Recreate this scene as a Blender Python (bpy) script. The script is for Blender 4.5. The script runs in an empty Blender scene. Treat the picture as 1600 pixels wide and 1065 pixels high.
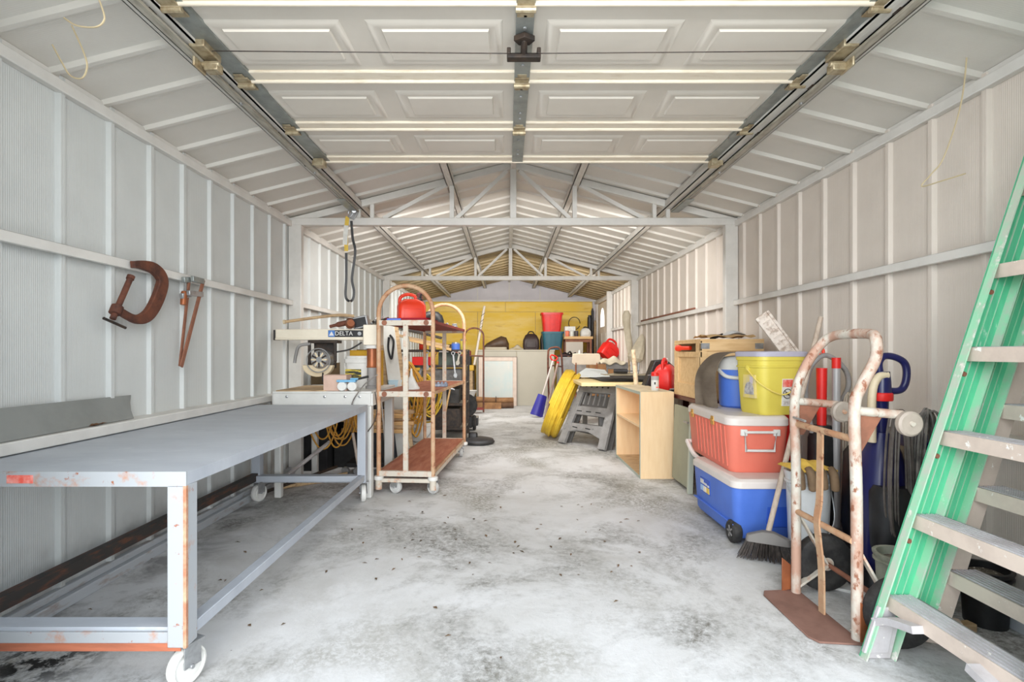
import bpy, math, random
from mathutils import Vector, Matrix

S = bpy.context.scene
COL = S.collection
R = math.radians
random.seed(7)

# ------------------------------------------------------------------ camera, world, light
cam_d = bpy.data.cameras.new('camera')
cam_d.sensor_width = 36.0
cam_d.lens = 18.0
cam_d.shift_x = 0.005
cam_d.shift_y = 0.01156
cam_d.clip_start = 0.05
cam = bpy.data.objects.new('camera', cam_d)
cam.location = (0, 0, 1.0)
cam.rotation_euler = (R(90), 0, 0)
COL.objects.link(cam)
S.camera = cam

w = bpy.data.worlds.new('sky')
S.world = w
w.use_nodes = True
w.node_tree.nodes['Background'].inputs[0].default_value = (0.80, 0.90, 1.0, 1)
w.node_tree.nodes['Background'].inputs[1].default_value = 2.2

def area(name, loc, rot, sx, sy, power, col=(1, 1, 1)):
    d = bpy.data.lights.new(name, 'AREA')
    d.shape = 'RECTANGLE'; d.size = sx; d.size_y = sy; d.energy = power; d.color = col
    o = bpy.data.objects.new(name, d)
    o.location = loc; o.rotation_euler = rot
    COL.objects.link(o)
    return o
area('daylight_at_door', (0.05, -5.0, 2.3), (R(85), 0, 0), 7.0, 4.0, 640, (1.0, 0.99, 0.975))
area('bay_fill_front', (0.05, 1.06, 2.06), (R(62), 0, 0), 2.3, 0.10, 9, (1.0, 0.99, 0.975))  # added fill light under the door header, no fixture here
area('bay_fill_middle', (0.05, 4.32, 1.98), (R(46), 0, 0), 2.6, 0.12, 40, (1.0, 0.975, 0.94))  # added fill behind the first truss, evens out the middle bay
area('bay_fill_back', (0.05, 7.46, 1.98), (R(50), 0, 0), 2.6, 0.12, 46, (1.0, 0.97, 0.92))  # added fill behind the second truss, brightens the back

S.view_settings.view_transform = 'Standard'
S.view_settings.look = 'None'
S.view_settings.exposure = 0.22
S.view_settings.gamma = 1.0
S.view_settings.use_curve_mapping = False
S.cycles.max_bounces = 10
S.cycles.diffuse_bounces = 7

# ------------------------------------------------------------------ mesh helpers
def V(*a): return Vector(a)
def PX(px, py, Y):                       # photograph pixel at distance Y -> metres
    return Vector(((px - 792) * Y / 800, Y, 1 - (py - 551) * Y / 800))

class MB:
    def __init__(s): s.v = []; s.f = []
    def add(s, vs, fs, M=None):
        b = len(s.v)
        for p in vs:
            p = Vector(p)
            s.v.append(M @ p if M is not None else p)
        s.f += [tuple(i + b for i in f) for f in fs]
        return s
    def box(s, a, b, M=None):
        x0, y0, z0 = a; x1, y1, z1 = b
        if x0 > x1: x0, x1 = x1, x0
        if y0 > y1: y0, y1 = y1, y0
        if z0 > z1: z0, z1 = z1, z0
        vs = [(x0,y0,z0),(x1,y0,z0),(x1,y1,z0),(x0,y1,z0),(x0,y0,z1),(x1,y0,z1),(x1,y1,z1),(x0,y1,z1)]
        return s.add(vs, [(0,3,2,1),(4,5,6,7),(0,1,5,4),(1,2,6,5),(2,3,7,6),(3,0,4,7)], M)
    def bar(s, p0, p1, wd, th, up=(0, 0, 1)):
        p0 = Vector(p0); p1 = Vector(p1); d = (p1 - p0).normalized(); u = Vector(up)
        sd = d.cross(u)
        if sd.length < 1e-4: sd = d.cross(Vector((1, 0, 0)))
        sd.normalize(); u = sd.cross(d).normalized()
        a = sd * wd / 2; b = u * th / 2
        vs = [p0-a-b, p0+a-b, p0+a+b, p0-a+b, p1-a-b, p1+a-b, p1+a+b, p1-a+b]
        return s.add(vs, [(0,1,2,3),(7,6,5,4),(4,5,1,0),(5,6,2,1),(6,7,3,2),(7,4,0,3)])
    def tube(s, pts, r, n=8, closed=False):
        pts = [Vector(p) for p in pts]; m = len(pts)
        rs = r if isinstance(r, (list, tuple)) else [r] * m
        tang = []
        for i in range(m):
            if closed: t = pts[(i+1) % m] - pts[i-1]
            else: t = pts[min(i+1, m-1)] - pts[max(i-1, 0)]
            tang.append(t.normalized() if t.length > 1e-9 else Vector((0, 0, 1)))
        t0 = tang[0]
        ref = Vector((0, 0, 1)) if abs(t0.z) < .9 else Vector((1, 0, 0))
        u = (ref - t0 * ref.dot(t0)).normalized()
        b = len(s.v)
        for i in range(m):
            t = tang[i]; u = u - t * u.dot(t)
            if u.length < 1e-5: u = t.orthogonal()
            u.normalize(); v = t.cross(u)
            for k in range(n):
                a = 2 * math.pi * k / n
                s.v.append(pts[i] + (u * math.cos(a) + v * math.sin(a)) * rs[i])
        for i in range(m if closed else m - 1):
            j = (i + 1) % m
            for k in range(n):
                l = (k + 1) % n
                s.f.append((b+i*n+k, b+i*n+l, b+j*n+l, b+j*n+k))
        if not closed:
            s.f.append(tuple(b + k for k in reversed(range(n))))
            s.f.append(tuple(b + (m-1)*n + k for k in range(n)))
        return s
    def loft(s, rings, M=None, cap=True):
        n = len(rings[0]); b = len(s.v)
        for rg in rings:
            for p in rg:
                p = Vector(p); s.v.append(M @ p if M is not None else p)
        for i in range(len(rings) - 1):
            for k in range(n):
                l = (k + 1) % n
                s.f.append((b+i*n+k, b+i*n+l, b+(i+1)*n+l, b+(i+1)*n+k))
        if cap:
            s.f.append(tuple(b + k for k in reversed(range(n))))
            s.f.append(tuple(b + (len(rings)-1)*n + k for k in range(n)))
        return s
    def lathe(s, prof, n=20, M=None):
        return s.loft([[(r*math.cos(2*math.pi*k/n), r*math.sin(2*math.pi*k/n), z) for k in range(n)] for r, z in prof], M)
    def rbox(s, levels, M=None, n=4):
        return s.loft([[(x, y, z) for x, y in rrect(wd, dp, r, n)] for z, wd, dp, r in levels], M)
    def prism(s, poly, d, M=None):
        a = sum(poly[i][0]*poly[(i+1) % len(poly)][1] - poly[(i+1) % len(poly)][0]*poly[i][1] for i in range(len(poly)))
        if a < 0: poly = poly[::-1]
        return s.loft([[(x, y, 0) for x, y in poly], [(x, y, d) for x, y in poly]], M)
    def sheet(s, fn, nu, nv, th):
        P = [[Vector(fn(i/nu, j/nv)) for j in range(nv+1)] for i in range(nu+1)]
        def nor(i, j):
            a = P[min(i+1, nu)][j] - P[max(i-1, 0)][j]; c = P[i][min(j+1, nv)] - P[i][max(j-1, 0)]
            q = a.cross(c)
            return q.normalized() if q.length > 1e-9 else Vector((0, 0, 1))
        b = len(s.v); m = nv + 1; off = (nu+1)*m
        for i in range(nu+1):
            for j in range(m): s.v.append(P[i][j])
        for i in range(nu+1):
            for j in range(m): s.v.append(P[i][j] - nor(i, j)*th)
        for i in range(nu):
            for j in range(nv):
                q = [b+i*m+j, b+(i+1)*m+j, b+(i+1)*m+j+1, b+i*m+j+1]
                s.f.append(tuple(q)); s.f.append(tuple(x+off for x in reversed(q)))
        rim = [(i, 0) for i in range(nu)] + [(nu, j) for j in range(nv)] + [(i, nv) for i in range(nu, 0, -1)] + [(0, j) for j in range(nv, 0, -1)]
        for k in range(len(rim)):
            a = b + rim[k][0]*m + rim[k][1]; c = b + rim[(k+1) % len(rim)][0]*m + rim[(k+1) % len(rim)][1]
            s.f.append((c, a, a+off, c+off))
        return s

def rrect(wd, dp, r, n=4):
    r = min(r, wd/2 - 1e-4, dp/2 - 1e-4); out = []
    for cx, cy, a0 in ((wd/2-r, dp/2-r, 0), (-wd/2+r, dp/2-r, 90), (-wd/2+r, -dp/2+r, 180), (wd/2-r, -dp/2+r, 270)):
        for k in range(n+1):
            a = R(a0 + 90*k/n); out.append((cx + r*math.cos(a), cy + r*math.sin(a)))
    return out
def spline(pts, n=6, closed=False):
    pts = [Vector(p) for p in pts]; m = len(pts); out = []
    for i in range(m if closed else m - 1):
        if closed: a, b, c, d = pts[i-1], pts[i], pts[(i+1) % m], pts[(i+2) % m]
        else: a, b, c, d = pts[max(i-1, 0)], pts[i], pts[i+1], pts[min(i+2, m-1)]
        for k in range(n):
            t = k / n
            out.append(0.5*((2*b) + (c-a)*t + (2*a-5*b+4*c-d)*t*t + (3*b-a-3*c+d)*t**3))
    if not closed: out.append(pts[-1])
    return out
def TR(loc=(0, 0, 0), rx=0, ry=0, rz=0):
    return Matrix.Translation(loc) @ Matrix.Rotation(R(rz), 4, 'Z') @ Matrix.Rotation(R(ry), 4, 'Y') @ Matrix.Rotation(R(rx), 4, 'X')
def frame(o, x, y):                      # matrix with origin o and axes along x and y
    x = Vector(x).normalized(); y = Vector(y); z = x.cross(y).normalized(); y = z.cross(x)
    return Matrix(((x.x, y.x, z.x, o[0]), (x.y, y.y, z.y, o[1]), (x.z, y.z, z.z, o[2]), (0, 0, 0, 1)))
AX = {'x': Matrix.Rotation(R(90), 4, 'Y'), 'y': Matrix.Rotation(R(-90), 4, 'X'), 'z': Matrix.Identity(4)}

def mesh(name, mb, m, bev=0, smooth=True, ang=38):
    me = bpy.data.meshes.new(name)
    me.from_pydata([tuple(p) for p in mb.v], [], mb.f)
    me.materials.append(m)
    if smooth:
        me.shade_smooth(); me.set_sharp_from_angle(angle=R(ang))
    return me
def link(name, me, parent=None, bev=0, seg=2):
    o = bpy.data.objects.new(name, me); COL.objects.link(o)
    if parent is not None: o.parent = parent
    if bev:
        b = o.modifiers.new('edge', 'BEVEL'); b.width = bev; b.segments = seg; b.limit_method = 'ANGLE'; b.angle_limit = R(40)
        b.harden_normals = False
    return o
def thing(name, label, cat, loc=(0, 0, 0), rz=0, group=None, rx=0, ry=0):
    o = bpy.data.objects.new(name, None); COL.objects.link(o)
    o.empty_display_size = 0.05
    o.location = loc; o.rotation_euler = (R(rx), R(ry), R(rz))
    o['label'] = label; o['category'] = cat
    if group: o['group'] = group
    return o
def part(t, name, mb, m, bev=0, label=None, seg=2):
    o = link(name, mesh(name, mb, m), t, bev, seg)
    if label: o['label'] = label
    return o
def solo(name, mb, m, label, cat, loc=(0, 0, 0), rz=0, bev=0, group=None, rx=0, ry=0):
    o = link(name, mesh(name, mb, m), None, bev)
    o.location = loc; o.rotation_euler = (R(rx), R(ry), R(rz))
    o['label'] = label; o['category'] = cat
    if group: o['group'] = group
    return o
def struct(name, mb, m, parent=None, bev=0):
    o = link(name, mesh(name, mb, m), parent, bev)
    if parent is None: o['kind'] = 'structure'
    return o
def text(t, name, body, size, m, M, ext=0.0008, sx=1.0):
    cu = bpy.data.curves.new(name, 'FONT'); cu.body = body; cu.size = size; cu.extrude = ext
    cu.align_x = 'CENTER'; cu.align_y = 'CENTER'; cu.resolution_u = 2
    tmp = bpy.data.objects.new('tmp_text', cu); COL.objects.link(tmp)
    dg = bpy.context.evaluated_depsgraph_get(); dg.update()
    me = bpy.data.meshes.new_from_object(tmp.evaluated_get(dg)); me.name = name
    bpy.data.objects.remove(tmp); bpy.data.curves.remove(cu)
    me.materials.clear(); me.materials.append(m)
    me.transform(M @ Matrix.Diagonal((sx, 1, 1, 1)))
    return link(name, me, t)

# ------------------------------------------------------------------ materials
def lin(c):
    return tuple(((x/255)/12.92 if x/255 <= .04045 else ((x/255+.055)/1.055)**2.4) for x in c) + (1,)
MATS = {}
def mat(name, col, rough=0.6, metal=0.0, col2=None, amt=0.5, scale=8, lo=.4, hi=.65, stretch=None, bump=0.0, bscale=60, detail=5,
        col3=None, lo3=.6, hi3=.7, scale3=20, emit=0, alpha=1, trans=0, gen=False):
    if name in MATS: return MATS[name]
    m = bpy.data.materials.new(name); m.use_nodes = True; MATS[name] = m
    nt = m.node_tree; N = nt.nodes; L = nt.links; b = N['Principled BSDF']
    b.inputs['Base Color'].default_value = lin(col)
    b.inputs['Roughness'].default_value = rough; b.inputs['Metallic'].default_value = metal
    if emit:
        b.inputs['Emission Color'].default_value = lin(col); b.inputs['Emission Strength'].default_value = emit
    if alpha < 1: b.inputs['Alpha'].default_value = alpha
    if trans: b.inputs['Transmission Weight'].default_value = trans
    vec = None
    def coords():
        nonlocal vec
        if vec is None:
            tc = N.new('ShaderNodeTexCoord'); vec = tc.outputs['Object']
            if stretch:
                mp = N.new('ShaderNodeMapping'); mp.inputs['Scale'].default_value = stretch
                L.new(vec, mp.inputs['Vector']); vec = mp.outputs['Vector']
        return vec
    def mixin(src, c2, sc, l, h, am):
        nz = N.new('ShaderNodeTexNoise'); nz.inputs['Scale'].default_value = sc; nz.inputs['Detail'].default_value = detail
        nz.inputs['Roughness'].default_value = .62
        L.new(coords(), nz.inputs['Vector'])
        mr = N.new('ShaderNodeMapRange'); mr.inputs[1].default_value = l; mr.inputs[2].default_value = h; mr.inputs[4].default_value = am
        L.new(nz.outputs['Fac'], mr.inputs[0])
        mx = N.new('ShaderNodeMix'); mx.data_type = 'RGBA'
        L.new(mr.outputs[0], mx.inputs[0])
        if src is None: mx.inputs[6].default_value = lin(col)
        else: L.new(src, mx.inputs[6])
        mx.inputs[7].default_value = lin(c2)
        return mx.outputs[2]
    out = None
    if col2: out = mixin(None, col2, scale, lo, hi, amt)
    if col3: out = mixin(out, col3, scale3, lo3, hi3, 1.0)
    if out is not None: L.new(out, b.inputs['Base Color'])
    if bump:
        nz = N.new('ShaderNodeTexNoise'); nz.inputs['Scale'].default_value = bscale; nz.inputs['Detail'].default_value = 4
        L.new(coords(), nz.inputs['Vector'])
        bp = N.new('ShaderNodeBump'); bp.inputs['Strength'].default_value = bump; bp.inputs['Distance'].default_value = 0.004
        L.new(nz.outputs['Fac'], bp.inputs['Height']); L.new(bp.outputs[0], b.inputs['Normal'])
    return m

def panel_mat(name, col, col2, axis, dirt=False, relief=.25):    # painted sheet metal with fine pressed lines
    m = mat(name, col, .55, 0, col2, .5, 2.2, .42, .7)
    nt = m.node_tree; N = nt.nodes; L = nt.links; b = N['Principled BSDF']
    tc = N.new('ShaderNodeTexCoord')
    wv = N.new('ShaderNodeTexWave'); wv.bands_direction = axis; wv.inputs['Scale'].default_value = 38
    L.new(tc.outputs['Object'], wv.inputs['Vector'])
    bp = N.new('ShaderNodeBump'); bp.inputs['Strength'].default_value = relief; bp.inputs['Distance'].default_value = .002
    L.new(wv.outputs['Fac'], bp.inputs['Height']); L.new(bp.outputs[0], b.inputs['Normal'])
    if dirt:                              # splashed mud and soot stains low on the sheets
        src = b.inputs['Base Color'].links[0].from_socket
        gm = N.new('ShaderNodeNewGeometry'); sx = N.new('ShaderNodeSeparateXYZ'); L.new(gm.outputs['Position'], sx.inputs[0])
        h = N.new('ShaderNodeMapRange'); h.inputs[1].default_value = .30; h.inputs[2].default_value = .05; L.new(sx.outputs['Z'], h.inputs[0])
        nz = N.new('ShaderNodeTexNoise'); nz.inputs['Scale'].default_value = 4.5; nz.inputs['Detail'].default_value = 7
        L.new(gm.outputs['Position'], nz.inputs['Vector'])
        nr = N.new('ShaderNodeMapRange'); nr.inputs[1].default_value = .46; nr.inputs[2].default_value = .64; nr.inputs[4].default_value = .8; L.new(nz.outputs['Fac'], nr.inputs[0])
        mu = N.new('ShaderNodeMath'); mu.operation = 'MULTIPLY'; L.new(h.outputs[0], mu.inputs[0]); L.new(nr.outputs[0], mu.inputs[1])
        mx = N.new('ShaderNodeMix'); mx.data_type = 'RGBA'; L.new(mu.outputs[0], mx.inputs[0]); L.new(src, mx.inputs[6]); mx.inputs[7].default_value = lin((112, 104, 98))
        L.new(mx.outputs[2], b.inputs['Base Color'])
    return m

M_WALL = panel_mat('left wall paint', (206, 209, 207), (188, 191, 190), 'Y', True)
M_WALR = panel_mat('right wall warm tone', (217, 208, 198), (200, 191, 181), 'Y', True)  # same sheets as the left wall, in a warmer tone
M_ROOF = panel_mat('roof paint', (217, 214, 207), (202, 199, 192), 'Y', relief=.1)
M_ROOFB = panel_mat('bare roof sheet', (156, 138, 104), (110, 92, 66), 'Y')  # unpainted sheet; the yellow it reflects is put into its brown colour
M_TRIM = mat('white trim paint', (219, 217, 212), .5, 0, (196, 194, 189), .5, 6)
M_GABLE = mat('gable paint', (212, 210, 216), .6, 0, (196, 194, 200), .5, 3)
M_PLY = mat('yellow plywood', (242, 202, 66), .6, 0, (248, 218, 132), .9, 1.5, .42, .66, stretch=(.8, 1, 3.5), col3=(212, 166, 66), lo3=.58, hi3=.8, scale3=4)
M_DOOR = mat('overhead door paint', (218, 212, 202), .5, 0, (206, 200, 190), .5, 3)
M_CREAM = mat('cream rail', (232, 222, 204), .55, 0, (196, 176, 146), .6, 9, .52, .75, stretch=(1, 6, 6))
M_GALV = mat('galvanised steel', (158, 164, 162), .4, .6, (128, 134, 132), .7, 14, col3=(120, 84, 56), lo3=.70, hi3=.76, scale3=16)
M_GALVD = mat('aged galvanised track', (184, 180, 168), .45, .3, (138, 132, 118), .8, 9, stretch=(6, 1, 6))
M_BRASS = mat('tarnished zinc', (186, 174, 146), .4, .5, (140, 120, 90), .8, 30)
M_DARK = mat('dark iron', (44, 40, 38), .5, .3, (84, 66, 52), .6, 25)
M_BLACK = mat('black plastic', (22, 22, 24), .45, 0, (44, 44, 46), .6, 18)
M_RUBBER = mat('black rubber', (34, 33, 33), .75, 0, (70, 68, 66), .6, 20)
M_STEEL = mat('bright steel', (180, 182, 184), .35, .7, (140, 142, 144), .7, 20)
M_WHITEP = mat('white plastic', (218, 218, 214), .4, 0, (196, 194, 188), .5, 10)
M_RUSTC = mat('rusty beige paint', (190, 158, 126), .6, 0, (176, 120, 84), .75, 9, .42, .62, col3=(132, 78, 52), lo3=.58, hi3=.7, scale3=26, bump=.3)
M_RUSTW = mat('rusty white paint', (198, 190, 176), .6, 0, (190, 132, 96), .8, 14, .52, .66, col3=(146, 88, 60), lo3=.64, hi3=.7, scale3=30, bump=.3)
M_RUST = mat('rust', (146, 96, 74), .8, 0, (114, 76, 60), .8, 14, .4, .65, bump=.4)
M_RUSTD = mat('dark rust', (112, 66, 48), .75, .1, (66, 42, 36), .9, 16, .4, .65, bump=.4)
M_PLYRED = mat('worn red shelf board', (178, 116, 90), .65, 0, (150, 80, 58), .8, 4, .4, .65, stretch=(6, 1, 6), col3=(196, 152, 128), lo3=.6, hi3=.74, scale3=6)
M_PLYRED2 = mat('red painted shelf', (140, 52, 44), .6, 0, (104, 40, 36), .7, 5)
M_BENCH = mat('grey bench paint', (178, 184, 192), .42, 0, (160, 166, 176), .8, 3.5, .35, .7, stretch=(1, 2.4, 1), col3=(198, 201, 206), lo3=.62, hi3=.8, scale3=6)
M_BENCHR = mat('rusted bench edge', (164, 168, 172), .6, 0, (176, 126, 96), .8, 12, .57, .68, stretch=(1, 1, 1), col3=(150, 88, 58), lo3=.64, hi3=.7, scale3=26)
M_WOOD = mat('pine', (214, 176, 122), .6, 0, (190, 148, 96), .7, 5, .4, .65, stretch=(1, 8, 8))
M_CRATE = mat('crate wood', (226, 192, 142), .6, 0, (204, 164, 112), .7, 5, .42, .68, stretch=(1, 6, 6), col3=(170, 122, 74), lo3=.70, hi3=.8, scale3=9)
M_MAPLE = mat('maple laminate', (238, 208, 166), .5, 0, (230, 196, 150), .7, 5, .4, .65, stretch=(8, 8, 1))
M_LUMBER = mat('old lumber', (196, 168, 130), .7, 0, (140, 112, 82), .8, 6, .42, .68, stretch=(1.5, 9, 9))
M_BROWN = mat('brown leather', (92, 70, 52), .5, 0, (62, 46, 36), .7, 7)
M_CARD = mat('cardboard', (170, 126, 84), .8, 0, (124, 88, 58), .8, 7)
M_RED = mat('red plastic', (222, 34, 28), .4, 0, (186, 26, 24), .6, 6)
M_ORANGE = mat('orange red plastic', (236, 62, 30), .4, 0, (206, 48, 26), .6, 6)
M_BLUE = mat('blue plastic', (82, 122, 212), .45, 0, (70, 106, 194), .5, 5)
M_NAVY = mat('navy plastic', (28, 30, 84), .3, 0, (20, 22, 60), .5, 6)
M_CORAL = mat('faded red cooler', (226, 122, 102), .5, 0, (214, 104, 86), .7, 3, .42, .7, col3=(206, 150, 138), lo3=.7, hi3=.85, scale3=4)
M_YELLOW = mat('yellow bucket plastic', (220, 204, 90), .45, 0, (210, 192, 80), .5, 4)
M_LIDGREY = mat('lavender grey lid', (186, 184, 200), .5, 0, (170, 168, 186), .5, 5)
M_TEAL = mat('teal plastic', (40, 96, 112), .45, 0, (30, 74, 90), .5, 5)
M_HOSE = mat('yellow hose', (224, 190, 58), .5, 0, (196, 158, 44), .6, 12)
M_CORD = mat('orange yellow cord', (216, 160, 60), .55, 0, (176, 120, 44), .7, 12)
M_GREYP = mat('grey sawhorse plastic', (150, 148, 146), .6, 0, (120, 118, 116), .8, 8, col3=(92, 90, 88), lo3=.64, hi3=.74, scale3=14)
M_CORDG = mat('grey cord', (134, 128, 122), .5, 0, (70, 66, 64), .8, 20)
M_GREEN = mat('green fibreglass', (88, 188, 142), .5, 0, (74, 168, 128), .7, 5, .4, .65, stretch=(6, 6, 1), col3=(206, 220, 208), lo3=.66, hi3=.72, scale3=9)
M_GREENF = mat('worn green edge', (150, 210, 172), .6, 0, (188, 190, 178), .8, 9, .45, .6, col3=(222, 220, 210), lo3=.62, hi3=.68, scale3=14)
M_ALU = mat('paint-spotted aluminium', (200, 198, 200), .5, .15, (176, 170, 170), .8, 9, .42, .66, stretch=(1, 1, 1), col3=(238, 236, 230), lo3=.64, hi3=.68, scale3=26)
M_ALUF = mat('cream spotted aluminium', (214, 198, 184), .5, .05, (194, 178, 166), .8, 9, .42, .66, col3=(244, 242, 236), lo3=.64, hi3=.68, scale3=22)
M_CLOTH = mat('off white cloth', (214, 204, 182), .85, 0, (180, 168, 144), .7, 8, bump=.3)
M_CLOTHB = mat('brown grey mat', (116, 104, 90), .75, 0, (88, 76, 64), .8, 6, .4, .7, stretch=(1, 1, 2.5))
M_CABIN = mat('cream counter', (190, 184, 168), .55, 0, (180, 174, 158), .5, 2)
M_BEIGE = mat('beige machine', (216, 200, 170), .5, 0, (190, 172, 140), .6, 8)
M_PAPER = mat('printed paper', (226, 226, 220), .6, 0, (190, 190, 186), .5, 30)
M_OLIVE = mat('grey green laminate', (150, 152, 132), .5, 0, (132, 134, 116), .5, 5)
M_MAHOG = mat('mahogany', (86, 30, 28), .4, 0, (60, 20, 22), .6, 6)
M_COPPER = mat('copper brown', (168, 100, 62), .45, .4, (120, 70, 46), .7, 8)
M_CLEAR = mat('cloudy plastic', (206, 208, 208), .35, 0, (184, 186, 186), .5, 8)
M_GLOVE = mat('yellow glove', (224, 186, 84), .8, 0, (196, 156, 66), .7, 14, bump=.3)
M_DEBRIS = mat('debris', (120, 112, 100), .9, 0, (60, 54, 48), .9, 40, .4, .6, col3=(210, 206, 198), lo3=.6, hi3=.66, scale3=60, bump=.8)
M_DIRT = mat('grey dirt bucket', (172, 174, 158), .7, 0, (120, 122, 104), .8, 8)

# ------------------------------------------------------------------ the building
XL, XR, XC = -1.777, 1.881, 0.052
YF, YB = 1.0, 10.82
EAVE, RIDGE = 2.10, 2.56
HALF = (XR - XL) / 2
def roof_z(x): return EAVE + (RIDGE - EAVE) * (1 - abs(x - XC) / HALF)
FR1, FR2 = 4.18, 7.32

def floor_mat():
    m = bpy.data.materials.new('worn concrete'); m.use_nodes = True
    nt = m.node_tree; N = nt.nodes; L = nt.links; b = N['Principled BSDF']
    b.inputs['Roughness'].default_value = .8
    tc = N.new('ShaderNodeTexCoord')
    def noise(sc, det=6, rough=.65, off=0):
        mp = N.new('ShaderNodeMapping'); mp.inputs['Location'].default_value = (off, off*1.7, 0)
        L.new(tc.outputs['Object'], mp.inputs['Vector'])
        n = N.new('ShaderNodeTexNoise'); n.inputs['Scale'].default_value = sc; n.inputs['Detail'].default_value = det; n.inputs['Roughness'].default_value = rough
        n.inputs['Distortion'].default_value = .4
        L.new(mp.outputs[0], n.inputs['Vector']); return n.outputs['Fac']
    def rng(src, a, c, hi=1.0):
        r = N.new('ShaderNodeMapRange'); r.inputs[1].default_value = a; r.inputs[2].default_value = c; r.inputs[4].default_value = hi
        L.new(src, r.inputs[0]); return r.outputs[0]
    def mul(a, c):
        q = N.new('ShaderNodeMath'); q.operation = 'MULTIPLY'; L.new(a, q.inputs[0]); L.new(c, q.inputs[1]); return q.outputs[0]
    def mix(fac, a, c):
        x = N.new('ShaderNodeMix'); x.data_type = 'RGBA'; L.new(fac, x.inputs[0])
        if isinstance(a, tuple): x.inputs[6].default_value = lin(a)
        else: L.new(a, x.inputs[6])
        x.inputs[7].default_value = lin(c); return x.outputs[2]
    c = mix(rng(noise(1.1, 8), .40, .66), (218, 219, 220), (192, 191, 188))
    blot = mul(rng(noise(1.3, 9, .72, 3.3), .47, .63), rng(noise(30, 7, .85, 9), .36, .58))
    c = mix(blot, c, (122, 120, 114))
    c = mix(mul(rng(noise(.9, 7, .6, 6.1), .53, .66, .7), rng(noise(46, 5, .8, 2), .4, .56)), c, (120, 116, 100))
    c = mix(rng(noise(2.2, 8, .7, 12), .58, .72, .8), c, (228, 229, 231))
    # old soot along the left wall and one black smear
    sp = N.new('ShaderNodeSeparateXYZ'); L.new(tc.outputs['Object'], sp.inputs[0])
    c = mix(mul(rng(sp.outputs['X'], -1.25, -1.75), rng(noise(3.0, 8, .7, 31), .48, .62, .75)), c, (84, 80, 76))
    ds = N.new('ShaderNodeVectorMath'); ds.operation = 'DISTANCE'; L.new(tc.outputs['Object'], ds.inputs[0]); ds.inputs[1].default_value = (-1.52, 1.66, 0)
    c = mix(mul(rng(ds.outputs['Value'], .26, .06), rng(noise(16, 5, .7, 41), .45, .55)), c, (30, 29, 28))
    spots = rng(noise(75, 3, .6, 20), .70, .76, .7)
    c = mix(spots, c, (98, 94, 88))
    L.new(c, b.inputs['Base Color'])
    bp = N.new('ShaderNodeBump'); bp.inputs['Strength'].default_value = .4; bp.inputs['Distance'].default_value = .005
    L.new(noise(30, 8, .75, 4), bp.inputs['Height']); L.new(bp.outputs[0], b.inputs['Normal'])
    return m
M_FLOOR = floor_mat()
struct('floor', MB().box((XL-.05, YF-.1, -.12), (XR+.05, YB+.05, 0)), M_FLOOR)
struct('driveway', MB().box((-9, -14, -.14), (9, YF-.1, -.02)), mat('pale driveway', (200, 198, 192), .85, 0, (176, 174, 168), .6, 2))

PITCH = .256
def panel_profile(sgn, wid=PITCH):
    return [(-.018, 0), (-.010, .018), (.010, .018), (.018, 0), (wid-.018, 0), (wid-.018, -.004), (-.018, -.004)]
def wall(name, x, sgn, y_rib, m, y_stop=YB, gaps=()):
    root = struct(name, MB().box((x - sgn*.02, YF, 0), (x - sgn*.006, YB, EAVE)), m)
    me = None
    y = y_rib
    while y - PITCH > YF: y -= PITCH
    poly = panel_profile(sgn)
    mb = MB().prism([(sgn*b, a) for a, b in poly], EAVE - .02)
    me = mesh('wall_panel', mb, m, ang=20)
    while y < y_stop - .1:
        if not any(a < y + .1 < b for a, b in gaps):
            o = link('wall_panel', me, root); o.location = (x, y, .012)
        y += PITCH
    return root
wl = wall('wall_left', XL, 1, 2.030, M_WALL)
wr = wall('wall_right', XR, -1, 2.000, M_WALR, gaps=((9.2, 10.5),))

# roof: two slopes of ribbed sheets, purlins under them
cb = MB()
for s in (-1, 1):
    e = XC + s*(HALF + .05); ez = roof_z(XC + s*HALF) - .0125
    cb.add([(XC, YF-.1, RIDGE+.02), (XC, YB+.05, RIDGE+.02), (e, YB+.05, ez+.02), (e, YF-.1, ez+.02),
            (XC, YF-.1, RIDGE+.03), (XC, YB+.05, RIDGE+.03), (e, YB+.05, ez+.03), (e, YF-.1, ez+.03)],
           [(0,1,2,3),(7,6,5,4),(0,3,7,4),(1,5,6,2),(0,4,5,1),(2,6,7,3)])
ceil = struct('ceiling', cb, M_ROOF)
SL = math.hypot(HALF, RIDGE - EAVE); ROOFA = math.degrees(math.atan2(RIDGE - EAVE, HALF))
def roof_mesh(m):
    return mesh('roof_panel', MB().prism([(-b, a) for a, b in panel_profile(1)], SL, AX['x'] @ Matrix.Rotation(0, 4, 'Z')), m, ang=20)
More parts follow.
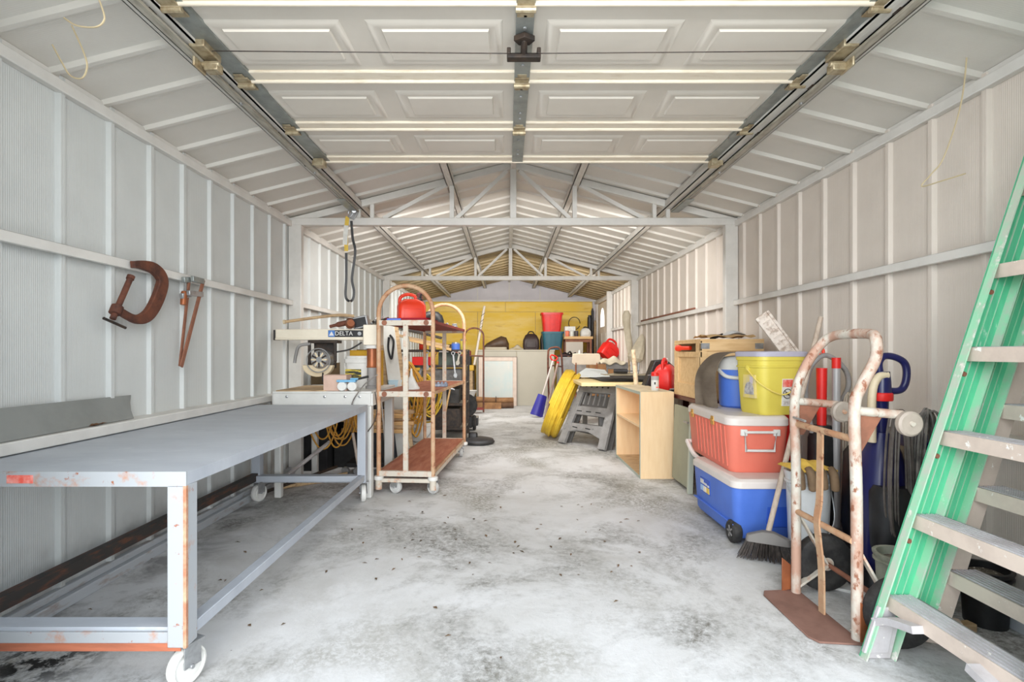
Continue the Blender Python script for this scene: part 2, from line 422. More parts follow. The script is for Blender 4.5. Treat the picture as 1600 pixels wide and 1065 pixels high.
# prism is built along +x with ribs pointing to -z after the rotation below
def roof_strip(m):
    mb = MB(); P = panel_profile(1)
    r0 = [(0, a, -b) for a, b in P]; r1 = [(SL, a, -b) for a, b in P]
    mb.loft([r0, r1]); return mesh('roof_panel', mb, m, ang=20)
rm = [roof_strip(M_ROOF), roof_strip(M_ROOFB)]
y = 2.030 - 4*PITCH
while y < YB - .1:
    for s in (-1, 1):
        o = link('roof_panel', rm[1 if y > FR2 - .05 else 0], ceil)
        o.location = (XC, y, RIDGE)
        o.rotation_euler = (0, R(ROOFA), 0) if s > 0 else (0, R(ROOFA), R(180))
        if s < 0:
            o.location.y = y + (PITCH - .036); o.rotation_euler = (0, R(ROOFA), R(180))
    y += PITCH
M_PURL = mat('grey purlin', (212, 210, 204), .5, 0, (182, 178, 168), .6, 7, stretch=(6, 1, 6))
for dx, dz in ((-1.26, -.045), (-.51, -.045), (.51, -.045), (1.26, -.045)):
    x = XC + dx; z = roof_z(x) - .012
    mb = MB()
    sg = 1 if dx > 0 else -1
    mb.box((x-.03, YF, z-.062), (x+.03, YB, z-.056)); mb.box((x-.03, YF, z-.062), (x-.024, YB, z)); mb.box((x+.024, YF, z-.062), (x+.03, YB, z-.004))
    struct('purlin', mb, M_PURL, ceil)
struct('ridge_beam', MB().box((XC-.022, YF, RIDGE-.07), (XC+.022, YB, RIDGE-.02)), M_PURL, ceil)

# eave and girt trim
k = 1
for x, s in ((XL, 1), (XR, -1)):
    mb = MB().box((x, YF, EAVE-.075), (x+s*.035, YB, EAVE-.03)).box((x, YF, EAVE-.03), (x+s*.012, YB, EAVE+.0))
    struct('trim_%d' % k, mb, M_TRIM, bev=.004); k += 1
    mb = MB().box((x+s*.018, YF, 1.385), (x+s*.045, YB, 1.425)).box((x, YF, 1.420), (x+s*.045, YB, 1.425))
    struct('trim_%d' % k, mb, M_TRIM, bev=.003); k += 1
    mb = MB().box((x+s*.018, YF, .655), (x+s*.10, YB, .695)).box((x, YF, .690), (x+s*.10, YB, .697))
    struct('trim_%d' % k, mb, M_TRIM, bev=.003); k += 1
struct('baseboard_left', MB().box((XL, YF, 0), (XL+.055, YB, .045)).box((XL, YF, .045), (XL+.03, YB, .075)), mat('sill channel', (180, 184, 188), .5, .1, (140, 112, 92), .7, 8, .55, .7, stretch=(4, 1, 4)), bev=.004)
struct('baseboard_right', MB().box((XR, YF, 0), (XR-.055, YB, .045)).box((XR, YF, .045), (XR-.03, YB, .075)), MATS['sill channel'], bev=.004)

# front wall around the open doorway (behind the picture's edges)
mb = MB().box((XL, YF-.06, 0), (-1.20, YF, EAVE)).box((1.33, YF-.06, 0), (XR, YF, EAVE))
mb.prism([(-1.20, 2.14), (1.33, 2.14), (1.33, EAVE), (XR, EAVE), (XC, RIDGE), (XL, EAVE), (-1.20, EAVE)], .06, Matrix.Translation((0, YF, 0)) @ Matrix.Rotation(R(90), 4, 'X'))
struct('wall_front', mb, M_WALL)

# back wall: gable sheet and yellow plywood
mb = MB().prism([(XL-.06, 0), (XR+.06, 0), (XR+.06, EAVE+.03), (XC, RIDGE+.04), (XL-.06, EAVE+.03)], .03, Matrix.Translation((0, YB+.03, 0)) @ Matrix.Rotation(R(90), 4, 'X'))
wb = struct('wall_back', mb, M_GABLE)
for x0, x1, z0, z1 in ((XL+.06, -.03, 1.865, 2.075), (-.026, 1.80, 1.865, 2.075), (XL+.06, -.62, .02, 1.86), (-.615, .60, .02, 1.86), (.605, 1.80, .02, 1.86)):
    struct('plywood_sheet', MB().box((x0, YB-.035, z0), (x1, YB-.018, z1)), M_PLY, wb, bev=.002)
struct('sill_beam', MB().box((XL, YB-.05, 2.078), (XR, YB, 2.115)), M_TRIM, wb)
for x in (-.62, XC, .70):
    struct('gable_seam', MB().box((x-.012, YB-.012, 2.11), (x+.012, YB, roof_z(x)-.02)), M_TRIM, wb)

# steel trusses on columns
def truss(yc, label):
    t = thing('roof_truss', label, 'truss', (XC, yc, 0), group='roof trusses')
    D = .05; zb0, zb1 = 2.035, 2.095
    def zc(x): return roof_z(XC + x) - .085
    for s in (-1, 1):
        part(t, 'column', MB().box((s*(HALF-.004), -.03, 0), (s*(HALF-.108), .03, 2.06)), M_TRIM, .006)
        p0 = V(s*(HALF-.03), 0, zc(HALF) + .055); p1 = V(0, 0, zc(0) + .055)
        part(t, 'top_chord', MB().bar(p0, p1, D, .055), M_TRIM, .004)
        part(t, 'web_post', MB().bar((s*1.15, 0, zb1), (s*1.15, 0, zc(1.15)+.03), .03, .03, (0, 1, 0)), M_TRIM)
        part(t, 'web_post', MB().bar((s*1.26, 0, zb1), (s*1.26, 0, zc(1.26)+.03), .03, .03, (0, 1, 0)), M_TRIM)
        part(t, 'web_post', MB().bar((s*.50, 0, zb1-.03), (s*.50, 0, zc(.5)+.03), .035, .035, (0, 1, 0)), M_TRIM)
        part(t, 'web_diagonal', MB().bar((s*1.06, 0, zb1), (s*.54, 0, zc(.54)+.03), .03, .032, (0, 1, 0)), M_TRIM)
        part(t, 'web_diagonal', MB().bar((s*.46, 0, zb1), (s*.05, 0, zc(.05)+.02), .03, .036, (0, 1, 0)), M_TRIM)
    part(t, 'tie_beam', MB().box((-HALF+.004, -.032, zb0), (HALF-.004, .032, zb1)), M_TRIM, .005)
    part(t, 'king_post', MB().box((-.025, -.028, zb1-.04), (.025, .028, zc(0)+.04)), M_TRIM, .004)
    return t
truss(FR1, 'white steel roof truss just beyond the raised overhead door')
truss(FR2, 'white steel roof truss further back, before the brown bare roof')

# ------------------------------------------------------------------ overhead door, raised under the roof
DZ = 2.20
dr = thing('overhead_door', 'white panelled overhead garage door raised flat under the roof', 'garage door', (.065, 1.75, DZ))
YS = [1.27-1.75, 0.0, 2.25-1.75, 2.73-1.75, 3.19-1.75]
pan = None
DW = 1.245
for i in range(4):
    a, b = YS[i]+.004, YS[i+1]-.004
    sec = part(dr, 'door_section', MB().box((-DW, a, 0), (DW, b, .035)), M_DOOR, .003)
    ln = b - a
    for xc in (-.92, -.33, .33, .92):
        mb = MB()
        hw = .25; q0, q1 = a + .09, b - .11
        # pressed groove border and raised field
        rings = []
        for dx, z in ((0, .0), (.012, -.007), (.03, -.007), (.05, -.002), (.055, -.010)):
            rings.append([(xc-hw+dx, q0+dx, z), (xc+hw-dx, q0+dx, z), (xc+hw-dx, q1-dx, z), (xc-hw+dx, q1-dx, z)])
        mb.loft([[(x, y, .01) for x, y, z in rings[0]]] + rings)
        mb.f = [f[::-1] for f in mb.f]
        part(sec, 'raised_panel', mb, M_DOOR)
    part(sec, 'edge_rail', MB().box((-DW, b-.075, -.012), (DW, b-.012, .002)).tube([(-DW, b-.006, -.012), (DW, b-.006, -.012)], .011, 8), M_CREAM, .004)
    for s in (-1, 1):
        part(sec, 'end_stile', MB().box((s*(DW-.085), a, -.014), (s*(DW+.002), b, .0)), M_GALV)
    part(sec, 'centre_stile', MB().box((-.033, a, -.018), (.033, b, -.0)), M_GALV, .002)
    for y in (a+.04, a+.11, b-.14, b-.2):
        part(sec, 'screw', MB().lathe([(.006, -.022), (.007, -.018), (.007, -.014)], 8, Matrix.Translation((0, y, 0))), M_STEEL)
def hinge(y, x, s):
    h = part(dr, 'hinge', MB().box((x-.03, y-.05, -.022), (x+.03, y+.05, -.016)).tube([(x-.035, y, -.028), (x+.035, y, -.028)], .011, 8).box((x-.02, y-.075, -.02), (x+.02, y-.05, -.016)), M_BRASS, .001)
    if s:
        part(h, 'roller', MB().lathe([(.005, -.02), (.022, -.02), (.022, .012), (.005, .012)], 14, Matrix.Translation((x+s*.075, y, -.02)) @ AX['x']).tube([(x, y, -.02), (x+s*.08, y, -.02)], .005, 6), M_DARK)
for y in YS[:4]:
    hinge(y, 0, 0)
    for s in (-1, 1): hinge(y, s*(DW-.035), s)
for s in (-1, 1):     # top roller brackets and the lift-cable brackets
    x = s*(DW-.03); y = YS[4]-.035
    bk = part(dr, 'top_bracket', MB().box((x-.03, y-.04, -.055), (x+.03, y+.03, -.014)).box((x-.035, y-.045, -.06), (x+.035, y-.035, -.02)), M_BRASS, .003)
    part(bk, 'roller', MB().lathe([(.005, -.02), (.022, -.02), (.022, .012), (.005, .012)], 14, Matrix.Translation((x+s*.075, y, -.03)) @ AX['x']), M_DARK)
    x = s*(DW-.005); y = .245
    mb = MB().box((x-.03, y-.06, -.04), (x+.03, y+.06, -.012)).box((x+s*.03, y-.02, -.09), (x+s*.04, y+.06, -.01)).tube([(x-.03, y+.03, -.06), (x+.04, y+.03, -.06)], .012, 8).box((x-.02, y+.02, -.085), (x+.035, y+.065, -.05))
    part(dr, 'cable_bracket', mb, M_BRASS, .004)
hd = part(dr, 'lock_handle', MB().box((-.065, .20, -.075), (.065, .235, -.06)).box((-.065, .20, -.06), (-.05, .235, -.035)).box((.05, .20, -.06), (.065, .235, -.035)).box((-.06, .228, -.072), (.06, .236, -.04)), M_DARK, .003)
part(hd, 'lock_plate', MB().prism([(-.04, .155), (0, .13), (.04, .155), (.02, .185), (-.02, .185)], .02, Matrix.Translation((0, 0, -.04))).tube([(0, .16, -.03), (0, .215, -.06)], .013, 8), M_DARK, .002)
part(dr, 'lock_cable', MB().tube([(-DW+.02, .235, -.03), (-.06, .243, -.035)], .0022, 5).tube([(DW-.02, .235, -.03), (.06, .243, -.035)], .0022, 5), M_DARK)

for s in (-1, 1):
    nm = 'left' if s < 0 else 'right'
    t = thing('door_track', 'galvanised overhead door track along the %s side of the raised door' % nm, 'door track', (.065 + s*1.30, 1.2, DZ), group='overhead door tracks')
    Lk = 2.96
    mb = MB().box((-.004*s, 0, -.055), (0, Lk, .012)).box((0, 0, -.055), (-s*.032, Lk, -.051)).box((0, 0, .008), (-s*.032, Lk, .012)).box((-s*.032, 0, -.055), (-s*.035, Lk, -.044))
    part(t, 'rail', mb, M_GALVD)
    mb = MB().box((s*.002, .0, -.03), (s*.045, Lk, -.026)).box((s*.041, 0, -.03), (s*.045, Lk, .03))
    part(t, 'support_angle', mb, M_PURL)
    part(t, 'end_plate', MB().box((-s*.03, Lk-.35, -.062), (s*.03, Lk+.0, -.057)).tube([(-s*.02, Lk-.62, -.05), (-s*.02, Lk-.3, -.05)], .008, 8), M_GALV)
    for y in (.25, 1.15, 2.05):
        part(t, 'bolt', MB().lathe([(.008, -.062), (.008, -.054)], 8, Matrix.Translation((-s*.015, y, 0))), M_STEEL)

# side door in the far right corner
d1 = thing('door_1', 'white panelled side door with arched glass light in far right wall', 'door', (XR, 9.82, 0)); d1['kind'] = 'structure'
mb = MB().box((-.05, -.5, .02), (-.012, .5, 1.96)); part(d1, 'door_leaf', mb, mat('white door paint', (224, 216, 204), .5, 0, (206, 198, 186), .5, 5), .004)
part(d1, 'door_frame', MB().box((-.07, -.56, 0), (0, -.505, 2.03)).box((-.07, .505, 0), (0, .56, 2.03)).box((-.07, -.56, 1.975), (0, .56, 2.03)), M_TRIM, .004)
arch = [(-.20, 1.50)] + [(.20*math.cos(R(a)), 1.62 + .24*math.sin(R(a))) for a in range(180, -1, -15)] + [(.20, 1.50)]
part(d1, 'arched_light', MB().prism(arch, .008, Matrix.Translation((-.05, 0, 0)) @ Matrix.Rotation(R(90), 4, 'Z') @ Matrix.Rotation(R(90), 4, 'X') @ Matrix.Translation((0, 0, -.0))), mat('daylit glass', (250, 250, 250), .3, emit=1.6))
for z0, z1 in ((.2, .75), (.85, 1.38)):
    for y0 in (-.38, .06):
        part(d1, 'door_panel', MB().box((-.055, y0, z0), (-.046, y0+.32, z1)), MATS['white door paint'], .004)
part(d1, 'door_knob', MB().lathe([(.008, 0), (.012, .03), (.03, .05), (.03, .07), (.01, .085)], 12, Matrix.Translation((-.05, -.42, 1.0)) @ Matrix.Rotation(R(-90), 4, 'Y')), M_BRASS)
solo('header_board', MB().box((-.03, -.55, -.06), (.0, .55, .06)), M_WOOD, 'tan wooden header board above the white side door', 'board', (XR-.002, 9.7, 2.0+.02))
solo('corner_post', MB().box((-.05, -.03, 0), (.05, .03, 2.09)), M_TRIM, 'white steel post beside the side door', 'post', (XR-.06, 9.08, 0), bev=.004)

# ------------------------------------------------------------------ left side
def caster(t, x, y, r, m=None, yaw=0, ztop=None, wid=.032):
    m = m or M_WHITEP; ztop = ztop if ztop is not None else 2*r + .02
    Mt = Matrix.Translation((x, y, 0)) @ Matrix.Rotation(R(yaw), 4, 'Z')
    f = MB().box((-.035, -.035, ztop-.006), (.035, .035, ztop), Mt).box((-wid/2-.008, -.025, r), (-wid/2-.004, .03, ztop-.006), Mt).box((wid/2+.004, -.025, r), (wid/2+.008, .03, ztop-.006), Mt)
    f.tube([Mt @ V(-wid/2-.012, 0, r), Mt @ V(wid/2+.012, 0, r)], .007, 8)
    c = part(t, 'caster_fork', f, M_STEEL, .001)
    pr = [(.012, -wid/2), (r*.55, -wid/2), (r*.6, -wid/2+.006), (r*.8, -wid/2+.006), (r*.86, -wid/2), (r*.96, -wid/2+.002), (r, -wid/4), (r, wid/4), (r*.96, wid/2-.002), (r*.86, wid/2), (r*.8, wid/2-.006), (r*.6, wid/2-.006), (r*.55, wid/2), (.012, wid/2)]
    part(c, 'wheel', MB().lathe(pr, 24, Mt @ Matrix.Translation((0, 0, r)) @ AX['x']), m)

# steel bench on casters
t = thing('workbench', 'long grey steel workbench on white casters along the left wall', 'workbench', (-1.32, 2.48, 0))
x0, x1, y0, y1 = -.38, .38, -.98, .98
part(t, 'tabletop', MB().box((x0, y0+.006, .641), (x1, y1, .65)), M_BENCH)
part(t, 'edge_angle', MB().box((x0, y0, .608), (x1, y0+.006, .652)), M_BENCHR)
for a, b in (((x1-.006, y0+.006, .612), (x1, y1, .641)), ((x0, y0+.006, .612), (x0+.006, y1, .641)), ((x0+.006, y1-.006, .612), (x1-.006, y1, .641))):
    part(t, 'edge_angle', MB().box(a, b), M_BENCH)
for sx in (-1, 1):
    for sy in (-1, 1):
        cx, cy = sx*.352, sy*.952
        part(t, 'leg', MB().box((cx-.028, cy-.028, .135), (cx+.028, cy+.028, .612)), M_BENCHR if sy < 0 else M_BENCH, .003)
        caster(t, cx, cy+.02, .058, yaw=20*sx*sy, ztop=.135)
for sy in (-1, 1):
    part(t, 'end_rail', MB().box((x0+.03, sy*.93-.03, .148), (x1-.03, sy*.93+.03, .186)), M_BENCH, .002)
    part(t, 'end_rail', MB().box((x0+.03, sy*.965-.006, .128), (x1-.03, sy*.965+.006, .176)), M_BENCHR if sy < 0 else M_BENCH, .002)
part(t, 'side_rail', MB().box((x1-.045, y0+.05, .150), (x1-.005, y1-.05, .186)), M_BENCH, .002)
part(t, 'side_rail', MB().box((x0+.005, y0+.05, .150), (x0+.045, y1-.05, .20)), mat('black rusted rail', (58, 54, 52), .6, .2, (110, 70, 52), .8, 9, .5, .66, stretch=(4, 1, 4)), .002, label='black rust-streaked rail')
part(t, 'rust_strip', MB().box((x0+.03, -.973, .122), (x1-.02, -.9705, .145)), mat('orange rust', (176, 104, 76), .8, 0, (140, 82, 60), .8, 10, stretch=(.5, 4, 4)), label='rusted lower lip')
part(t, 'rust_strip', MB().box((.372, -.9815, .135), (.3815, -.972, .61)), mat('corner rust', (196, 160, 132), .8, 0, (164, 108, 80), .9, 16, .42, .6), label='rust along the leg corner')
part(t, 'sticker', MB().box((-.145, y0-.001, .618), (-.068, y0, .642)), mat('red sticker', (226, 92, 76), .6, 0, (240, 190, 180), .7, 30), label='faded red sticker')

# grey sheet strip leaning above the ledge
mb = MB().sheet(lambda u, v: (XL + .075 - .05*v + .01*math.sin(u*5), 1.2 + u*1.15 + (.05*v*v if u > .95 else 0), .70 + v*(.115 - .012*u)), 10, 3, .003)
solo('metal_strip', mb, mat('dull grey sheet', (150, 154, 152), .5, .3, (132, 136, 134), .6, 5), 'dull grey sheet-metal strip leaning on the left wall ledge', 'metal strip')
mb = MB()
for i in range(14):
    c = V(XL+.07+random.uniform(-.02, .02), 2.13+random.uniform(-.035, .035), .70 + random.random()*.006); a = random.uniform(0, 3.1)
    mb.add([c+V(.012*math.cos(a), .016*math.sin(a), 0), c+V(-.006*math.sin(a), .006*math.cos(a), .004), c-V(.012*math.cos(a), .016*math.sin(a), 0), c+V(.006*math.sin(a), -.006*math.cos(a), .002)], [(0,1,2,3), (3,2,1,0)])
o = link('leaf_litter', mesh('leaf_litter', mb, mat('dead leaf', (120, 84, 54), .8, 0, (84, 58, 40), .7, 30))); o['kind'] = 'stuff'; o['label'] = 'small pile of dead leaves on the ledge'; o['category'] = 'leaves'

# C-clamp gripping the girt, in the plane of the wall
t = thing('c_clamp', 'big rusty C-clamp hooked over the left wall rail', 'clamp', (XL+.065, 2.40, 1.10))
def wp(px, py):                      # picture point on the clamp's plane -> local
    Y = 800*(-(XL+.065))/(792-px); q = PX(px, py, Y); return V(0, Y-2.40, q.z-1.10)
pts = spline([wp(207, 414), wp(222, 415), wp(240, 421), wp(252, 436), wp(249, 455), wp(238, 480), wp(226, 494), wp(210, 497), wp(188, 486)], 6)
n = len(pts); rings = []
for i, p in enumerate(pts):
    d = (pts[min(i+1, n-1)] - pts[max(i-1, 0)]).normalized(); sd = d.cross(V(1, 0, 0)).normalized()
    f = i/(n-1); wdt = .014 + .026*math.sin(math.pi*min(max(f*1.02, .06), .94))
    rings.append([p - sd*wdt + V(-.012, 0, 0), p + sd*wdt*.7 + V(-.012, 0, 0), p + sd*wdt*.7 + V(.012, 0, 0), p - sd*wdt + V(.012, 0, 0)])
part(t, 'frame', MB().loft(rings), M_RUSTD, .004)
part(t, 'screw', MB().tube([wp(204, 434), wp(176, 498)], .0125, 10), M_RUSTD)
part(t, 'boss', MB().tube([wp(184, 478), wp(179, 490)], .024, 12), M_RUSTD, .003)
part(t, 'swivel_pad', MB().tube([wp(205, 431), wp(203, 436)], .016, 12), M_RUSTD)
part(t, 'tommy_bar', MB().tube([wp(162, 497), wp(196, 512)], .0065, 8), M_DARK)
# two bar clamps
def wq(px, py, dx=.06):
    X = XL + dx; Y = 800*(-X)/(792-px); q = PX(px, py, Y); return V(X, Y, q.z)
for lab, top, bot, hx, w2 in (('rusty bar clamp with wooden handle hanging on the left wall rail', (296, 434), (281, 572), (286, 437), .018), ('longer rusty bar clamp crossing the other below the rail', (318, 437), (283, 573), (300, 435), .024)):
    dx = .062 if w2 < .02 else .085
    a = wq(*top, dx); b = wq(*bot, dx)
    t = thing('bar_clamp', lab, 'clamp', tuple(b), group='bar clamps on the wall')
    part(t, 'bar', MB().bar(V(0, 0, 0), a-b, .008, w2, (0, 1, 0)), M_RUST, .002)
    dn = (a-b).normalized()
    part(t, 'fixed_jaw', MB().bar((a-b)-dn*.01, wq(hx[0], hx[1], dx)-b, .018, .03, (0, 0, 1)), M_GALV, .003)
    m1 = (a-b)-dn*.09
    part(t, 'sliding_jaw', MB().bar(m1+V(0, .02, 0), m1+(wq(hx[0], hx[1]+17, dx)-wq(top[0], top[1]+17, dx)), .02, .028, (0, 0, 1)), M_STEEL, .003)
    if w2 < .02:
        h0 = wq(288, 455, dx)-b; h1 = wq(286, 476, dx)-b
        part(t, 'handle', MB().tube([h0, h0*.7+h1*.3, h1], [.013, .017, .014], 10), M_COPPER)
        part(t, 'spindle', MB().tube([wq(290, 440, dx)-b, h0], .005, 6), M_STEEL)

# ratchet strap hanging from the first truss
yy = FR1 - .045
t = thing('ratchet_strap', 'yellow and black ratchet strap hanging from the first truss', 'strap', tuple(PX(545, 470, yy)))
o0 = PX(545, 470, yy)
def sp(px, py, d=0): return PX(px, py, yy+d) - o0
def ribbon(pts, wd, th=.003):
    mb = MB(); pts = spline(pts, 5)
    for i in range(len(pts)-1): mb.bar(pts[i], pts[i+1], th, wd, (1, .25, 0))
    return mb
part(t, 'webbing', ribbon([sp(549, 345), sp(551, 372), sp(555, 392), sp(551, 425), sp(550, 438), sp(553, 455), sp(551, 468), sp(545, 470), sp(540, 462), sp(541, 435), sp(541, 395)], .02), M_BLACK)
part(t, 'yellow_webbing', ribbon([sp(543, 338), sp(541, 360), sp(541, 392)], .03), M_HOSE)
part(t, 'label_tag', MB().bar(sp(541, 352, -.006), sp(539, 382, -.006), .002, .036, (1, .1, 0)), M_PAPER)
part(t, 'ratchet', MB().bar(sp(545, 340), sp(556, 326), .03, .02).tube([sp(553, 329, -.03), sp(553, 329, .03)], .02, 12).bar(sp(550, 342), sp(557, 330), .012, .035), M_STEEL, .003)
part(t, 'hook', MB().tube(spline([sp(544, 334), sp(546, 328), sp(550, 327), sp(552, 331)], 5), .006, 8), M_STEEL)

# loose wires near the roof
def wire(label, pts, r=.0028, m=None):
    P = spline(pts, 6); o = P[0].copy()
    solo('wire', MB().tube([p-o for p in P], r, 5), m or mat('tan wire', (196, 180, 146), .6), label, 'wire', tuple(o), group='loose wires')
wire('curled tan wire by the left eave, the upper one', [PX(100, 28, 1.62), PX(120, 40, 1.61), PX(150, 42, 1.60), PX(163, 30, 1.60), PX(158, 8, 1.61), PX(150, -14, 1.62), PX(146, -60, 1.64)])
wire('curled tan wire by the left eave, the lower one', [PX(82, 70, 1.76), PX(96, 96, 1.75), PX(110, 118, 1.74), PX(128, 122, 1.73), PX(136, 104, 1.73), PX(130, 80, 1.74), PX(112, 40, 1.76)])
wire('thin bent wire sticking out of the right wall', [PX(1508, -8, 1.92), PX(1512, 60, 1.95), PX(1502, 160, 1.99), PX(1475, 245, 2.04), PX(1455, 272, 2.05), PX(1440, 291, 2.05), PX(1470, 283, 2.07), PX(1509, 271, 2.05)])

# ------------------------------------------------------------------ white saw stand and radial arm saw
t = thing('saw_stand', 'white steel saw stand with scuffed top behind the grey bench', 'stand', (-1.268, 3.88, 0))
hw, hd = .335, .36
M_SAWW = mat('white machine enamel', (212, 212, 208), .4, 0, (192, 192, 188), .5, 6)
for sx in (-1, 1):
    for sy in (-1, 1):
        w2 = .034 if sx > 0 else .024
        cx, cy = sx*(hw-w2), sy*(hd-w2)
        part(t, 'leg', MB().box((cx-w2, cy-w2, 0), (cx+w2, cy+w2, .70)), M_SAWW, .008)
for sy in (-1, 1): part(t, 'apron', MB().box((-hw, sy*hd-.012, .635), (hw, sy*hd+.012, .722)), M_SAWW, .004)
for sx in (-1, 1): part(t, 'apron', MB().box((sx*hw-.012, -hd, .635), (sx*hw+.012, hd, .722)), M_SAWW, .004)
part(t, 'top_board', MB().box((-hw-.005, -hd-.01, .722), (hw+.005, hd+.01, .736)), M_SAWW, .003)
mb = MB(); P = [(-.32, -.36), (-.30, -.37), (-.05, -.365), (.02, -.34), (.05, -.25), (0, -.1), (-.1, .1), (-.25, .2), (-.33, .2)]
mb.prism(P, .006, Matrix.Translation((0, 0, .736))); part(t, 'torn_veneer', mb, M_LUMBER, label='torn brown veneer')
for bx in (-.24, .02, .16, .26):
    part(t, 'bolt', MB().lathe([(.009, 0), (.009, .005), (.004, .007)], 8, TR((bx, -hd-.012, .70), 90)), M_STEEL)
t = thing('radial_arm_saw', 'radial arm saw with cream arm and copper column on the white stand', 'saw', (-1.0, 3.80, .736))
part(t, 'column', MB().lathe([(.048, 0), (.048, .02), (.036, .022), (.036, .16)], 18), M_GREYP)
part(t, 'column_sleeve', MB().lathe([(.040, .155), (.042, .16), (.038, .17), (.038, .30)], 18), M_COPPER)
part(t, 'column_cap', MB().rbox([(.295, .10, .10, .03), (.325, .10, .10, .03)]), M_SAWW, .004)
arm = part(t, 'arm', MB().box((-.70, -.045, .368), (-.04, .045, .438)).box((-.70, -.052, .358), (-.04, .052, .374)).box((-.05, -.065, .32), (.07, .065, .47)), M_BEIGE and mat('cream enamel', (232, 224, 206), .4, 0, (212, 202, 182), .5, 6), .006)
part(arm, 'end_cap', MB().box((-.712, -.05, .356), (-.70, .05, .432)), M_BLACK, .004)
pl = part(arm, 'name_plate', MB().box((-.31, -.0475, .38), (-.055, -.0445, .43)), M_BLACK)
part(pl, 'blue_badge', MB().box((-.308, -.0485, .382), (-.262, -.0455, .428)), mat('badge blue', (70, 120, 190), .5))
part(pl, 'triangle_mark', MB().prism([(-.018, -.014), (.018, -.014), (0, .018)], .0012, Matrix.Translation((-.285, -.0485, .404)) @ Matrix.Rotation(R(90), 4, 'X')), M_WHITEP)
text(pl, 'lettering', 'DELTA', .044, M_WHITEP, Matrix.Translation((-.195, -.0488, .405)) @ Matrix.Rotation(R(90), 4, 'X'), .0008, 1.0)
part(pl, 'dial', MB().lathe([(.014, 0), (.014, .004)], 14, TR((-.08, -.0475, .405), 90)), M_STEEL)
car = part(t, 'yoke', MB().box((-.46, -.05, .335), (-.24, .05, .356)).box((-.46, -.05, .12), (-.44, -.03, .34)).box((-.27, -.05, .20), (-.25, -.03, .34)).box((-.44, .02, .15), (-.28, .05, .34)), M_DARK, .004)
mo = part(t, 'motor', MB().lathe([(.03, -.10), (.062, -.09), (.068, -.07), (.068, .08), (.05, .10)], 22, TR((-.35, -.02, .215), 90)), M_STEEL)
for k in range(12):
    a = 2*math.pi*k/12
    part(mo, 'fin', MB().box((.022, -.006, .085), (.056, .006, .104), TR((-.35, -.02, .215), 90) @ Matrix.Rotation(a, 4, 'Z')), M_DARK if k % 2 else M_BEIGE)
part(t, 'blade_guard', MB().prism([(.11*math.cos(R(a)), .085*math.sin(R(a))) for a in range(180, 361, 12)], .05, TR((-.37, -.05, .175), 90)), M_BEIGE, .004)
part(t, 'guard_ring', MB().tube([(-.35+.085*math.cos(R(a)), -.135, .21+.085*math.sin(R(a))) for a in range(0, 360, 15)], .004, 6, True), M_STEEL)
part(t, 'pull_handle', MB().tube(spline([(-.44, -.04, .33), (-.52, -.05, .315), (-.545, -.05, .25), (-.555, -.05, .19)], 5), .012, 8), M_GREYP)
part(t, 'power_cable', MB().tube(spline([(-.06, -.06, .34), (-.14, -.08, .29), (-.24, -.07, .27)], 6), .006, 6), M_RUBBER)
part(t, 'motor_cable', MB().tube(spline([(-.33, -.1, .12), (-.32, -.12, .06), (-.27, -.13, .01)], 6), .006, 6), M_RUBBER)

def carton(label, loc, sz, m, rz=0, name='carton', cat='box', tape=None, rx=0):
    t = thing(name, label, cat, loc, rz, rx=rx); a, b, c = sz
    part(t, 'body', MB().box((-a/2, -b/2, 0), (a/2, b/2, c-.004)), m, .003)
    part(t, 'lid_flap', MB().box((-a/2-.001, -b/2-.001, c-.004), (a/2+.001, -.002, c)).box((-a/2-.001, .002, c-.004), (a/2+.001, b/2+.001, c)), tape or m, .001)
    return t
def pail(label, loc, r, h, m, lid=None, handle=True, name='bucket', rz=0, taper=.85, fill=None, cat='bucket'):
    t = thing(name, label, cat, loc, rz)
    if lid is None:
        pr = [(r*taper, 0), (r, h), (r+.008, h), (r+.008, h-.02), (r+.002, h-.02), (r+.004, h+.003), (r-.005, h), (r*taper-.005, .008)]
        pr = [(r*taper, 0), (r*(taper+1)/2, h*.5), (r-.002, h*.86), (r+.006, h*.87), (r+.006, h*.89), (r, h*.9), (r+.008, h*.98), (r+.008, h), (r-.006, h), (r*taper-.006, .01)]
        part(t, 'shell', MB().lathe(pr, 26), m)
        if fill: part(t, 'contents', MB().lathe([(r*.9, h*.6), (r*.93, h*.86), (r*.5, h*.93), (.005, h*.9)], 20), fill)
    else:
        part(t, 'shell', MB().lathe([(r*taper, 0), (r*(taper+1)/2, h*.5), (r-.002, h*.84), (r+.005, h*.85), (r, h*.88), (r, h*.95)], 26), m)
        part(t, 'lid', MB().lathe([(r+.006, h*.93), (r+.009, h*.99), (r, h), (r*.9, h*.99), (.004, h*.99)], 26), lid)
    if handle:
        part(t, 'bail_handle', MB().tube(spline([(-r-.006, 0, h*.86), (-r*.8, -r*.8, h*.5), (0, -r*1.13, h*.32), (r*.8, -r*.8, h*.5), (r+.006, 0, h*.86)], 6), .0035, 6), M_STEEL)
    return t
